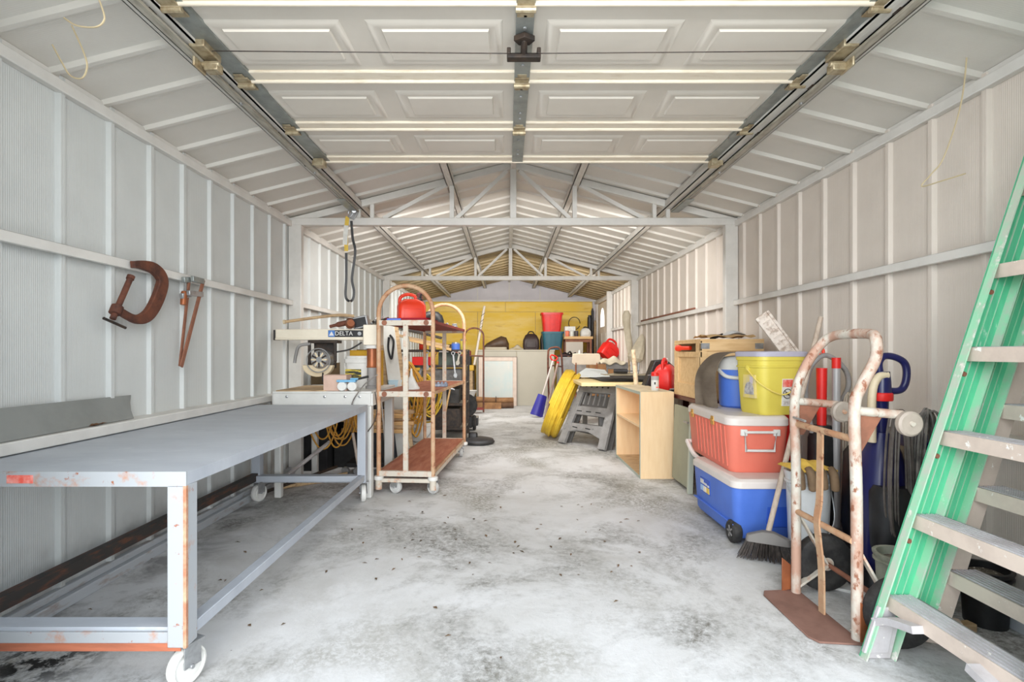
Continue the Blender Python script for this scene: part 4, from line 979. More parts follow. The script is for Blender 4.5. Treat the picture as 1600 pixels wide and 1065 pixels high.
for y0, y1 in ((-b, -b+.09), (b-.09, b)):
    part(t, 'side_stile', MB().box((-a, y0, .10), (-a+.013, y1, h-.03)), M_CRATE, .002)
part(t, 'panel_bead', MB().box((-a+.009, -.19, .10), (-a+.016, -.17, h-.13)), M_CRATE)
part(t, 'panel_bead', MB().box((-a+.009, .17, .10), (-a+.016, .19, h-.13)), M_CRATE)
for x, z in ((-.19, h-.05), (.19, h-.05)):
    part(t, 'corner_plate', MB().box((x-.03, -b-.002, z-.02), (x+.03, -b, z+.02)), M_STEEL)
solo('torch_light', MB().lathe([(.016, 0), (.016, .09), (.024, .10), (.024, .13), (.004, .13)], 14, AX['x']), M_ORANGE, 'orange-red torch poking out of the crate side slot', 'torch', (1.385, 3.86, .668+h-.062), rz=120)
CT = .668 + .43
mb = MB()
P = [V(-.18, -.1, .004), V(-.1, -.18, .01), V(.02, -.2, .012), V(.16, -.16, .008), V(.2, 0, .006), V(.1, .12, .004), V(-.1, .1, .004)]
mb.sheet(lambda u, v: (-.16 + .34*u, -.22 + .3*v, .008 + .016*abs(math.sin(u*7+v*3)) + .012*math.sin(v*9)**2), 10, 8, .003)
solo('paper_wrap', mb, mat('kraft paper', (200, 168, 120), .8, 0, (170, 136, 92), .7, 9), 'crumpled brown paper lying on top of the wooden crate', 'paper', (1.60, 3.88, CT+.003))
mb = MB().sheet(lambda u, v: (-.07 + .16*u, -.06 + .1*v, .02 + .035*math.sin(u*3.1)*abs(math.sin(v*3+u))), 8, 6, .002)
solo('plastic_bag', mb, M_CLEAR, 'wrinkled clear plastic bag on the crate top', 'bag', (1.66, 3.80, CT+.012))
t = thing('pry_tool', 'black hand tool resting on the crate top', 'tool', (1.51, 3.70, CT+.016), rz=25, ry=-18)
part(t, 'grip', MB().tube([(-.05, 0, .0), (.03, 0, .0)], .012, 8), M_BLACK)
part(t, 'tip', MB().tube([(.03, 0, 0), (.07, 0, .002)], [.009, .006], 8), M_BLACK)

def table(label, x0, x1, y0, y1, z, m, th=.03, legm=None, name='table', cat='table', leg=.03, inset=(.02, .02)):
    t = thing(name, label, cat, ((x0+x1)/2, (y0+y1)/2, 0)); a, b = (x1-x0)/2, (y1-y0)/2
    part(t, 'table_top', MB().box((-a, -b, z-th), (a, b, z)), m, .004)
    for sx in (-1, 1):
        for sy in (-1, 1):
            cx, cy = sx*(a-leg-(inset[0] if sx < 0 else .02)), sy*(b-leg-(inset[1] if sy < 0 else .02)); part(t, 'leg', MB().box((cx-leg, cy-leg, 0), (cx+leg, cy+leg, z-th)), legm or m, .003)
    for sy in (-1, 1): part(t, 'apron', MB().box((-a+inset[0]+.03, sy*(b-(.05 if sy > 0 else inset[1]+.03))-.01, z-th-.06), (a-.05, sy*(b-(.05 if sy > 0 else inset[1]+.03))+.01, z-th)), legm or m)
    return t
table('dark red wooden table carrying the pale crate', 1.345, 1.765, 3.52, 4.98, .6675, M_MAHOG)
# grey green folding table leaf leaning below
t = thing('folded_table', 'grey-green folded table leaning behind the red cooler', 'folded table', (1.30, 3.70, 0), ry=2)
part(t, 'leaf', MB().box((-.012, -.06, .03), (.012, .30, .60)), M_OLIVE, .003)
part(t, 'edge_rail', MB().box((-.02, -.08, .0), (.016, -.05, .62)), mat('pale green rail', (186, 192, 176), .5), .003)
part(t, 'catch', MB().tube([(-.03, -.06, .50), (-.03, .02, .50)], .008, 6), M_STEEL)
# open bookcase with maple side
t = thing('bookcase', 'small open maple bookcase with one shelf facing the aisle', 'bookcase', (1.1925, 4.515, 0))
a, b, h = .1325, .455, .69
part(t, 'side_panel', MB().box((-a, -b, 0), (a, -b+.018, h)), M_MAPLE, .001)
part(t, 'side_panel', MB().box((-a, b-.018, 0), (a, b, h)), M_MAPLE, .001)
part(t, 'back_panel', MB().box((a-.01, -b+.018, .0), (a, b-.018, h)), M_MAPLE)
for z, nm in ((0, 'bottom_panel'), (.40, 'shelf'), (h-.018, 'top_panel')):
    part(t, nm, MB().box((-a+.001, -b+.018, z+.001), (a-.01, b-.018, z+.018)), M_MAPLE if z else M_LUMBER)
M_EDGE = mat('grey green edge band', (168, 176, 164), .5)
part(t, 'edge_band', MB().box((-a-.004, -b, 0), (-a, -b+.02, h)), M_EDGE)
part(t, 'edge_band', MB().box((-a-.004, b-.02, 0), (-a, b, h)), M_EDGE)
part(t, 'edge_band', MB().box((-a-.004, -b+.02, 0), (-a, b-.02, .022)), M_EDGE)
part(t, 'edge_band', MB().box((-a-.004, -b+.02, h-.022), (-a, b-.02, h)), M_EDGE)
part(t, 'worn_top', MB().box((-a, -b+.0, h), (a, b, h+.0015)), mat('worn beige top', (200, 186, 156), .7, 0, (164, 150, 122), .8, 5))
t = thing('spray_can', 'white spray can with grey band and red cap on the bookcase', 'spray can', (1.215, 4.20, .692))
part(t, 'can', MB().lathe([(.029, 0), (.031, .004), (.031, .115), (.029, .12)], 20), M_WHITEP)
part(t, 'grey_band', MB().lathe([(.0315, .085), (.0315, .118)], 20), mat('grey paint band', (170, 168, 166), .5))
part(t, 'cap', MB().lathe([(.030, .118), (.030, .145), (.02, .152)], 20), M_RED)
part(t, 'black_print', MB().box((-.014, -.0325, .05), (-.004, -.028, .07)), M_BLACK)
part(t, 'red_print', MB().box((.0, -.0325, .022), (.018, -.026, .032)), M_CORAL)
gas_can('red fuel can with white spout on the dark red table', (1.44, 4.66, .668), 62, .95, M_RED, spout='white')
t = thing('black_case', 'black angular tool case behind the red fuel can on the table', 'case', (1.44, 4.88, .668))
part(t, 'body', MB().prism([(-.15, 0), (.12, 0), (.14, .20), (.06, .27), (-.05, .26)], .14, TR((0, .07, 0), 90)), M_BLACK, .01)
part(t, 'lid_seam', MB().box((-.12, -.073, .12), (.12, -.068, .126)), M_GREYP)
t = thing('caulk_clip', 'small black and chrome clamp on the table edge by the fuel can', 'clamp', (1.40, 4.30, .668))
part(t, 'jaw', MB().box((-.04, -.015, 0), (.03, .015, .022)), M_BLACK, .003)
part(t, 'spring', MB().tube([(-.03, 0, .024), (.05, .01, .03)], .008, 8), M_STEEL)
# painted louvre plank and things behind the bucket
t = thing('louvred_plank', 'paint-flecked white ribbed plank leaning behind the yellow bucket', 'plank', (1.585, 3.2, 1.235))
d = V(.215, -.02, -.30)
mb = MB().bar((0, 0, 0), d, .016, .085, (1, 0, .6)); part(t, 'board', mb, mat('flecked white board', (226, 216, 206), .7, 0, (176, 156, 140), .8, 34, .5, .62))
for k in range(9):
    f = .04 + .1*k; part(t, 'rib', MB().bar(d*f + V(-.02, -.012, -.014), d*f + V(.02, -.012, .014), .004, .012, (0, 1, 0)), MATS['flecked white board'])
part(t, 'edge_strip', MB().bar(V(.035, -.01, .025), d+V(.035, -.01, .025), .02, .014, (1, 0, .6)), MATS['flecked white board'])

# ------------------------------------------------------------------ vacuums and pails behind the hand truck
def cord_loops(n, x, y, z0, z1, wd, r=.0045, seed=1, lean=.0):
    rnd = random.Random(seed); P = []
    for k in range(n):
        w1 = wd*(.6+.4*rnd.random()); zb = z0 + rnd.uniform(0, .07); yo = y + rnd.uniform(-.018, .018); xo = x + rnd.uniform(-.015, .015)
        P += [V(xo-w1*.25, yo, z1-rnd.uniform(0, .02)), V(xo-w1*.5, yo-.012, (z0+z1)/2+rnd.uniform(-.05, .05)), V(xo-w1*.30+lean, yo, zb+.03), V(xo+lean, yo+.004, zb), V(xo+w1*.32+lean, yo, zb+.04), V(xo+w1*.5, yo+.012, (z0+z1)/2), V(xo+w1*.2, yo, z1)]
    return MB().tube(spline(P, 5), r, 6)
t = thing('upright_vacuum', 'navy upright vacuum with a loop handle and hanging black cord', 'vacuum', (1.61, 2.20, 0), group='upright vacuums')
part(t, 'head', MB().rbox([(.005, .22, .19, .04), (.05, .22, .19, .04), (.09, .2, .16, .04)], TR((-.02, -.03, 0))), M_BLACK)
part(t, 'head_stripe', MB().rbox([(.02, .226, .10, .02), (.035, .226, .10, .02)], TR((-.02, -.08, 0))), M_RED)
part(t, 'body', MB().rbox([(.09, .16, .14, .04), (.15, .20, .18, .05), (.46, .18, .17, .06), (.58, .13, .13, .05), (.66, .07, .07, .03)]), M_NAVY)
part(t, 'dust_cup', MB().lathe([(.07, .18), (.075, .2), (.075, .42), (.06, .45)], 22, TR((-.02, -.075, 0))), M_BLACK)
part(t, 'chrome_wand', MB().tube([(.07, -.09, .20), (.065, -.08, .66)], .016, 10), M_STEEL)
part(t, 'upper_shaft', MB().lathe([(.024, .60), (.026, .80), (.036, .815), (.038, .825)], 16), M_NAVY)
part(t, 'red_collar', MB().lathe([(.040, .795), (.042, .80), (.042, .825), (.038, .83)], 18), M_RED)
part(t, 'neck', MB().lathe([(.036, .828), (.034, .88), (.030, .92)], 16), M_NAVY)
P = [V(-.005, 0, .90), V(-.012, 0, .955), V(.01, 0, .985), V(.055, 0, .982), V(.095, 0, .96), V(.108, 0, .92), V(.10, 0, .865), V(.075, 0, .838), V(.02, 0, .838)]
part(t, 'grip', MB().tube(spline(P, 5), .0145, 10), M_NAVY)
part(t, 'hose_bend', MB().tube(spline([(-.055, -.02, .62), (-.055, -.02, .82), (-.03, -.02, .895), (.01, -.02, .905)], 5), .016, 10), M_BEIGE)
part(t, 'cord', cord_loops(9, -.02, -.13, .22, .74, .12, seed=4), mat('dark grey cord', (104, 96, 90), .5, 0, (64, 58, 54), .7, 20))
part(t, 'cord_loop', cord_loops(9, .10, -.12, .22, .74, .13, seed=5, lean=.02), M_CORDG)
t = thing('cream_vacuum', 'cream and navy canister vacuum against the right wall behind cords', 'vacuum', (1.768, 2.22, 0), group='upright vacuums')
part(t, 'body', MB().rbox([(.01, .10, .20, .03), (.10, .108, .22, .03), (.52, .108, .21, .035)]), mat('cream vacuum', (206, 198, 174), .45, 0, (186, 178, 152), .5, 6))
part(t, 'filter_grille', MB().rbox([(.515, .11, .215, .035), (.60, .115, .225, .035)]), M_CLOTH)
for k in range(6):
    part(t, 'grille_slat', MB().box((-.05+.018*k, -.116, .52), (-.043+.018*k, -.108, .60)), M_BEIGE)
part(t, 'lid', MB().rbox([(.60, .125, .24, .04), (.63, .125, .24, .04), (.655, .09, .17, .03)]), M_NAVY)
part(t, 'wheel', MB().lathe([(.01, -.02), (.05, -.02), (.055, 0), (.05, .02), (.01, .02)], 18, TR((-.03, -.08, .056)) @ AX['x']), M_BLACK)
t = thing('red_vacuum', 'red and grey stick vacuum with a looped grey hose beside the bucket', 'vacuum', (1.66, 2.70, 0), group='upright vacuums')
part(t, 'head', MB().rbox([(.005, .12, .14, .03), (.045, .12, .14, .03), (.08, .11, .09, .03)]), M_BLACK)
part(t, 'body', MB().rbox([(.08, .10, .10, .03), (.15, .13, .12, .04), (.55, .12, .11, .04), (.62, .08, .08, .03)]), M_BLACK)
part(t, 'red_tube', MB().tube([(.0, 0, .60), (.0, 0, .92)], [.022, .026], 14), M_RED)
part(t, 'grey_tube', MB().tube([(.045, -.05, .10), (.045, -.05, .92)], .019, 14), mat('grey tube', (170, 168, 168), .4, .2))
part(t, 'tube_tip', MB().tube([(.045, -.05, .92), (.045, -.05, .975)], .021, 14), M_RED)
part(t, 'hose', MB().tube(spline([(-.05, 0, .58), (-.085, 0, .78), (-.06, 0, .92), (.0, -.01, .985), (.07, 0, .965), (.13, 0, .90), (.14, 0, .82), (.10, 0, .74)], 6), .013, 10), M_GREYP)
part(t, 'cord', cord_loops(5, .115, -.04, .22, .76, .07, seed=8), mat('beige cord', (186, 172, 154), .6, 0, (140, 126, 110), .6, 20))
part(t, 'hanging_hook', MB().tube(spline([(-.01, .0, .98), (-.015, 0, 1.01), (.005, 0, 1.02), (.01, 0, .99)], 4), .008, 8), M_ORANGE)
t = thing('dark_vacuum', 'black carpet vacuum standing between the hand truck posts', 'vacuum', (1.70, 2.46, 0), group='upright vacuums')
part(t, 'head', MB().rbox([(.005, .16, .20, .04), (.06, .16, .20, .04), (.10, .13, .13, .04)], TR((-.03, -.02, 0))), M_BLACK)
part(t, 'body', MB().rbox([(.10, .12, .12, .04), (.18, .15, .14, .05), (.52, .14, .12, .05), (.56, .08, .08, .03)]), M_BLACK)
part(t, 'cream_fin', MB().prism([(0, 0), (.06, 0), (.04, .20), (.02, .20)], .03, TR((-.11, -.09, .16), 90)), mat('cream vacuum', (206, 198, 174)), .004)
part(t, 'wheel', MB().lathe([(.01, -.02), (.02, -.024), (.045, -.024), (.05, 0), (.045, .024), (.01, .02)], 20, TR((-.14, -.09, .052), 90)), M_BLACK)

t = pail('cloudy plastic bucket with a yellow work glove on its rim', (1.465, 2.49, .0), .098, .43, M_CLEAR, fill=M_DEBRIS)
t = thing('work_glove', 'yellow and brown work glove draped over the cloudy bucket', 'glove', (1.445, 2.45, .425))
part(t, 'cuff', MB().sheet(lambda u, v: (-.11+.2*u, -.075+.15*v, .03+.035*math.sin(u*3.1)*math.sin(v*3.1)+.006*math.sin(u*19)), 12, 8, .006), M_GLOVE)
for k in range(4):
    x = -.09 + .052*k
    part(t, 'finger', MB().tube(spline([(x, -.06, .03), (x-.002, -.085, .015), (x, -.092, -.03), (x+.004, -.09, -.055-.008*(k % 2))], 4), [.019]*8+[.019, .019, .018, .017, .010], 10), mat('brown glove finger', (128, 104, 78), .8, 0, (96, 76, 56), .7, 14))
carton('small red plastic box behind the red cooler end', (1.69, 3.20, .34), (.15, .14, .30), M_RED, name='plastic_box')
carton('grey crate hidden below the small red box', (1.69, 3.20, .0), (.15, .14, .335), M_GREYP, name='crate')
pail('dirty pale bucket full of debris between hand truck and ladder', (1.50, 1.955, 0), .080, .235, M_DIRT, handle=False, fill=M_DEBRIS)
pail('black pot of soil seen through the ladder steps', (1.775, 1.90, 0), .075, .205, M_BLACK, handle=False, name='plant_pot', cat='pot', fill=M_DEBRIS)
t = thing('plastic_bottle', 'crumpled clear plastic bottle on the floor behind the ladder foot', 'bottle', (1.36, 1.79, .045), rz=35)
part(t, 'body', MB().lathe([(.02, -.10), (.042, -.09), (.045, -.03), (.038, 0), (.045, .03), (.044, .06), (.02, .09), (.012, .095), (.012, .115)], 18, AX['x']), M_CLEAR)
part(t, 'cap', MB().lathe([(.015, .112), (.015, .13), (.004, .132)], 12, AX['x']), M_GREEN)
solo('wood_block', MB().box((-.055, -.02, 0), (.055, .02, .085)), M_ALUF, 'cream block of wood on the floor behind the first ladder step', 'block', (1.50, 1.77, 0), rz=-25, bev=.003)
solo('wood_scrap', MB().box((-.10, -.018, 0), (.10, .018, .03)), M_LUMBER, 'scrap stick on the floor under the ladder', 'stick', (1.58, 1.83, 0), rz=10, bev=.003)
solo('floor_board', MB().box((-.16, -.03, 0), (.16, .03, .012)), M_TRIM, 'white strip of board on the floor behind the hand truck', 'board', (1.46, 2.14, 0), rz=-38, bev=.002)

# ------------------------------------------------------------------ right side, middle: work table, sawhorse, coil
table('plywood-topped work table piled with odds and ends', .745, 1.80, 5.12, 6.85, .70, mat('pale ply edge', (232, 212, 160), .6, 0, (214, 190, 134), .6, 5), .035, M_GREYP, inset=(.26, .45))
WT = .7005
mb = MB().sheet(lambda u, v: (.98+.78*u, 5.32+1.4*v, WT+.014+.05*max(0, math.sin(u*4+v*5))*math.sin(v*3.1)*math.sin(u*3.1)), 14, 14, .006)
solo('dark_tarp', mb, mat('dark tarp', (36, 36, 38), .6, 0, (70, 68, 66), .6, 6), 'dark crumpled tarp spread over the work table', 'tarp')
mb = MB().sheet(lambda u, v: (1.00+.68*u, 5.20+.28*v, WT+.075+.02*math.sin(u*5)*math.sin(v*4)), 12, 6, .005)
solo('grey_blanket', mb, mat('olive grey blanket', (150, 140, 118), .8, 0, (120, 110, 92), .6, 7), 'olive grey blanket folded along the work table front', 'blanket')
solo('glass_pane', MB().add([(-.20, 0, .004), (.22, -.06, .004), (.20, .16, .08), (-.02, .18, .10), (-.20, 0, .0), (.22, -.06, .0), (.20, .16, .075), (-.02, .18, .095)], [(0,1,2,3),(7,6,5,4),(0,4,5,1),(1,5,6,2),(2,6,7,3),(3,7,4,0)]), mat('pale pane', (206, 210, 208), .3), 'pale flat pane lying tilted on the work table', 'pane', (.96, 5.90, WT+.02), bev=.0)
t = thing('metal_rod_tool', 'black caulking gun on the near edge of the work table', 'tool', (1.16, 5.22, WT+.088))
part(t, 'barrel', MB().tube([(-.07, 0, .025), (.07, 0, .025)], .022, 10), M_BLACK)
part(t, 'rod', MB().tube([(.07, 0, .025), (.2, .02, .03)], .005, 6), M_STEEL)
b0 = PX(995, 607, 5.0); b1 = PX(990, 546, 4.98)
solo('birch_stick', MB().tube([V(0, 0, 0), (b1-b0)*.5+V(.004, 0, 0), b1-b0], [.024, .022, .02], 10), mat('birch bark', (228, 206, 172), .7, 0, (170, 140, 108), .8, 20, .5, .65), 'pale birch stick standing behind the open bookcase', 'stick', (b0.x, b0.y+.02, b0.z-.62+.62))
# grey folding sawhorse leaning
o0 = V(.60, 5.68, 0); o1 = V(1.0, 5.22, 0)
ex = (o1-o0).normalized(); ey = V(.30, .26, .92).normalized()
t = thing('sawhorse', 'grey plastic folding sawhorse leaning on the work table', 'sawhorse')
Ms = frame(o0, ex, ey)
t.matrix_world = Matrix.Identity(4)
LW = (o1-o0).length
def sh(poly, d, m, name, off=0, par=None, bev=.004): return part(par or t, name, MB().prism(poly, d, Ms @ Matrix.Translation((0, 0, off))), m, bev)
H_ = .70
sh([(-.02, 0), (.075, 0), (.16, H_), (.085, H_)], .04, M_GREYP, 'leg')
sh([(LW-.075, 0), (LW+.02, 0), (LW+.0, H_), (LW-.09, H_)], .04, M_GREYP, 'leg')
sh([(.09, H_-.10), (LW-.0, H_-.10), (LW-.0, H_), (.09, H_)], .045, M_GREYP, 'top_rail')
sh([(.09, .34), (LW-.05, .34), (LW-.05, .44), (.10, .44)], .035, M_GREYP, 'cross_panel')
sh([(.05, .13), (.20, .16), (.36, .16), (LW-.06, .10), (LW-.05, .24), (.07, .24)], .035, M_GREYP, 'lower_panel')
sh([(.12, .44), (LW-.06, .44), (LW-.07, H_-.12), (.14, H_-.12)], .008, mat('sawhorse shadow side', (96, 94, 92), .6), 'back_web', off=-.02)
for k in range(6): sh([(.15+.07*k, .47), (.165+.07*k, .47), (.17+.068*k, .61), (.155+.068*k, .61)], .012, M_GREYP, 'web_rib', off=-.012, bev=0)
for k in range(5): sh([(.17+.075*k, H_-.045), (.19+.075*k, H_-.045), (.19+.075*k, H_-.03), (.17+.075*k, H_-.03)], .004, M_BLACK, 'slot', off=.043, bev=0)
for k in range(3): sh([(.13+.13*k, .375), (.20+.13*k, .375), (.20+.13*k, .385), (.13+.13*k, .385)], .004, M_BLACK, 'slot', off=.033, bev=0)
for k in range(2): sh([(.13+.18*k, .19), (.2+.18*k, .185), (.2+.18*k, .195), (.13+.18*k, .2)], .004, M_BLACK, 'slot', off=.033, bev=0)
t2 = thing('sawhorse', 'second grey sawhorse folded flat behind the leaning one', 'sawhorse')
t2.matrix_world = Matrix.Identity(4)
M2 = frame(o0 + V(.05, .06, 0), ex, ey)
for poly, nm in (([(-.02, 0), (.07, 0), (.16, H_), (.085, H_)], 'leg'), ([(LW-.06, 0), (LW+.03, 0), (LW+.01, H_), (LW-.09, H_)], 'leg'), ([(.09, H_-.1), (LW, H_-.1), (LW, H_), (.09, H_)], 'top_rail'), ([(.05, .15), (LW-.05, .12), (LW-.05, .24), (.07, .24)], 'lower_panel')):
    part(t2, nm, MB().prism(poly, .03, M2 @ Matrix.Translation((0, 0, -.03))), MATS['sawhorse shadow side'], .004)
# big yellow coil leaning
cc = V(.635, 6.02, .415); nrm = V(.90, -.20, -.38).normalized()
e1 = nrm.cross(V(0, 0, 1)).normalized(); e2 = e1.cross(nrm)
rnd = random.Random(5); P = []
for k in range(10):
    off = -.085 + .018*k; r = .385 + rnd.uniform(-.012, .016)
    for a in range(0, 360, 15):
        f = a/360; P.append(cc + nrm*(off+.018*f) + (e1*math.cos(R(a)) + e2*math.sin(R(a)))*(r + .006*math.sin(R(a*3)+k)))
lowest = min(p.z for p in P) - .012
P = [p - V(0, 0, lowest) for p in P]
t = thing('hose_coil', 'big yellow hose coil leaning against the sawhorse', 'hose')
part(t, 'hose', MB().tube(spline(P, 1), .013, 8), M_HOSE)
part(t, 'tie', MB().tube([P[6], P[6]+nrm*.09+V(-.03, 0, -.06), P[18]], .008, 6), M_HOSE)
# blue snow shovel
s0 = V(.455, 7.95, .02); s1 = PX(866, 556, 8.15)
ex = (s1-s0).normalized()
t = thing('snow_shovel', 'blue-bladed shovel with a pale shaft leaning left of the yellow coil', 'shovel', tuple(s0))
sd = ex.cross(V(.3, -1, 0)).normalized(); fr = ex.cross(sd).normalized()
def shv(u, v):
    w_ = .105*(1-.3*u); return ex*(.34*u) + sd*(w_*(v*2-1)) + fr*(-.06*math.sin(math.pi*v)*(1-u*.4)) 
part(t, 'blade', MB().sheet(shv, 8, 8, .006), M_NAVY and mat('royal blue plastic', (48, 44, 150), .4, 0, (36, 34, 120), .5, 6))
part(t, 'shaft', MB().tube([ex*.30, (s1-s0)*.92], .014, 10), mat('pale shaft', (206, 196, 190), .5))
part(t, 'd_grip', MB().tube(spline([(s1-s0)*.92, (s1-s0)*.95+sd*.05, (s1-s0)*1.0+sd*.05, (s1-s0)*1.0-sd*.05, (s1-s0)*.95-sd*.05, (s1-s0)*.92], 4), .012, 8), M_RED)
s0 = V(.56, 7.6, .0); s1 = PX(872, 565, 7.8)
t = thing('wooden_pole', 'brown wooden pole leaning beside the blue shovel', 'pole', tuple(s0))
part(t, 'shaft', MB().tube([V(0, 0, .012), s1-s0], .017, 10), mat('mauve worn wood', (168, 146, 136), .7, 0, (130, 108, 98), .7, 14))
part(t, 'end_cap', MB().tube([(s1-s0)*.97, s1-s0], .02, 10), M_RED)
# hand truck hoop further back
t = thing('small_hand_truck', 'small hand truck with a rusty looped handle before the cream counter', 'hand truck', (.78, 8.2, 0))
part(t, 'loop_handle', MB().tube(spline([(-.06, 0, .80), (-.115, 0, .72), (-.12, 0, .66), (-.12, 0, .95), (-.10, 0, 1.06), (0, 0, 1.09), (.07, 0, 1.06), (.10, 0, .9), (.12, .02, .5), (.14, .02, .06)], 5), .016, 10), M_RUSTD)
part(t, 'frame_bar', MB().tube([(-.06, 0, .80), (.10, 0, .78)], .012, 8), M_RUSTD)
part(t, 'toe_plate', MB().box((-.14, -.16, 0), (.16, .02, .008)), M_RUSTD)
part(t, 'frame_bar', MB().tube([(-.12, 0, .70), (-.10, .02, .03)], .015, 8), M_RUSTD)

# chairs and cloth before the far right corner
def chair(label, loc, rz, m_back, m_tube, bw=.44, bh=.17, zt=.99):
    t = thing('folding_chair', label, 'chair', loc, rz, group='folding chairs in the far right corner')
    part(t, 'backrest', MB().prism([(-bw/2, .03), (-bw/2+.01, bh-.01), (-bw/2+.03, bh), (bw/2-.03, bh), (bw/2-.01, bh-.02), (bw/2, .05), (bw/2-.05, 0), (-bw/2+.04, 0)], .02, TR((0, 0, zt-bh), 90)), m_back, .006)
    part(t, 'seat', MB().rbox([(.43, .42, .40, .05), (.455, .42, .40, .05)], TR((0, .22-.44, 0))), m_back, .004)
    for s in (-1, 1):
        part(t, 'back_post', MB().tube([(s*.16, .02, .02), (s*.16, -.012, zt-bh+.03)], .012, 8), m_tube)
        part(t, 'leg', MB().tube([(s*.19, -.40, .01), (s*.19, -.02, .60)], .012, 8), m_tube)
    return t
chair('folding chair with a cream rounded backrest behind the work table', (1.20, 7.75, 0), 4, mat('cream vinyl', (228, 212, 190), .5, 0, (212, 194, 172), .5, 8), M_COPPER)
chair('grey folding chair against the right wall under a cream cloth', (1.64, 7.55, 0), -4, M_GREYP, M_STEEL, .36, .10, .86)
mb = MB().sheet(lambda u, v: (1.37+.36*u, 7.46+.22*v, .87+.07*math.sin(u*3.1)*math.sin(v*3.1)+.02*math.sin(u*13)-.10*abs(v-.5)**2), 14, 8, .01)
solo('cream_cloth', mb, M_CLOTH, 'cream cloth bundled over the grey folding chair', 'cloth')
t = thing('wrapped_pole', 'tall pole wrapped in tan cloth leaning on the right wall', 'pole', (1.72, 7.04, 0))
top = PX(979, 487, 7.1) - V(1.72, 7.04, 0)
part(t, 'shaft', MB().tube([V(.0, 0, .0), top*.9], .012, 8), M_LUMBER)
P = [top*.62 + V(.02, 0, 0), top*.72+V(.012, 0, 0), top*.82, top*.92+V(-.01, 0, 0), top*.97, top*1.01]
part(t, 'cloth_wrap', MB().tube(P, [.025, .05, .045, .055, .06, .03], 10), M_CLOTH)
t = thing('folded_umbrella', 'off-white folded canvas umbrella leaning on the right wall', 'umbrella', (1.70, 6.93, 0))
p0, p1 = V(.0, 0, .02), PX(1003, 522, 6.95)-V(1.70, 6.93, 0)
part(t, 'pole', MB().tube([p0, p1], .011, 8), M_STEEL)
P = [p1*1.0, p1*.95, p1*.85+V(-.02, 0, 0), p1*.74+V(-.06, 0, 0), p1*.70+V(-.06, 0, 0)]
part(t, 'canopy', MB().tube(P, [.015, .05, .085, .11, .07], 9), M_CLOTH)
gas_can('tilted red fuel can lying on the heap in the far right corner', PX(945, 560, 8.6)+V(0, 0, .015), 20, 1.15, M_RED, ry=38)
carton('cardboard stack supporting the tilted fuel can', (1.57, 8.62, 0), (.42, .34, .81), M_CARD, name='carton')
solo('rusty_stick', MB().bar((0, 0, 0), (0, 2.0, 0), .02, .02), M_RUST, 'rust brown stick lying on top of the right wall rail', 'stick', (XR-.03, 5.05, 1.437), bev=.003)

# ------------------------------------------------------------------ back of the garage
t = thing('counter', 'cream panelled counter across the back of the garage', 'counter', (.16, 10.02, 0))
a, b, h = .74, .30, 1.06
part(t, 'front_panel', MB().box((-a, -b, .0), (.02, -b+.02, h-.03)), M_CABIN, .003)
part(t, 'front_panel', MB().box((.025, -b, .0), (a, -b+.02, h-.03)), M_CABIN, .003)
part(t, 'side_panel', MB().box((-a, -b+.02, 0), (-a+.02, b, h-.03)), M_CABIN, .003)
part(t, 'side_panel', MB().box((a-.02, -b+.02, 0), (a, b, h-.03)), M_CABIN, .003)
part(t, 'top', MB().box((-a-.012, -b-.012, h-.03), (a+.012, b, h)), M_CABIN, .004)
part(t, 'plinth', MB().box((-a+.02, -b+.03, 0), (a-.02, -b+.05, .08)), M_DARK)
t = thing('framed_board', 'large white framed picture board leaning on the cream counter', 'picture frame', (-.175, 9.64, 0), rx=-2.5)
a, h = .36, .92
part(t, 'backing', MB().box((-a+.02, .004, .02), (a-.02, .014, h-.02)), mat('dark frame edge', (84, 74, 66), .6))
for x0, x1, z0, z1 in ((-a, -a+.075, 0, h), (a-.075, a, 0, h), (-a+.075, a-.075, 0, .07), (-a+.075, a-.075, h-.075, h)):
    part(t, 'frame_side', MB().box((x0, -.016, z0), (x1, .012, z1)), mat('whitewashed frame', (224, 206, 192), .6, 0, (206, 186, 172), .6, 9), .005)
part(t, 'picture', MB().box((-a+.07, -.004, .065), (a-.07, .006, h-.07)), mat('pale washed picture', (204, 208, 202), .35, 0, (176, 204, 206), .8, 2.2, .45, .7, col3=(226, 216, 204), lo3=.58, hi3=.75, scale3=3))
part(t, 'outer_edge', MB().box((-a-.008, -.012, -.0), (-a, .014, h+.008)), MATS['dark frame edge'])
part(t, 'outer_edge', MB().box((a, -.012, -.0), (a+.008, .014, h+.008)), MATS['dark frame edge'])
part(t, 'outer_edge', MB().box((-a, -.012, h), (a, .014, h+.008)), MATS['dark frame edge'])
KZ = 1.0605
def bag(label, loc, sz, m, rz=0):
    t = thing('bag', label, 'bag', loc, rz, group='bags on the cream counter'); a, b, h = sz
    part(t, 'body', MB().rbox([(0, a*.9, b*.9, .04), (h*.2, a, b, .05), (h*.6, a*.96, b, .05), (h*.9, a*.7, b*.7, .05), (h, a*.45, b*.4, .04)], n=5), m)
    part(t, 'handle', MB().tube(spline([(-a*.2, 0, h*.95), (-a*.1, 0, h*1.12), (a*.1, 0, h*1.12), (a*.2, 0, h*.95)], 5), .012, 8), M_BLACK)
    part(t, 'pocket', MB().rbox([(h*.15, a*.6, .02, .008), (h*.55, a*.58, .02, .008)], TR((0, -b*.5-.004, 0))), m, .004)
    return t
t = thing('bag', 'slumped brown leather bag with a pale base on the counter', 'bag', (-.21, 9.98, KZ), group='bags on the cream counter')
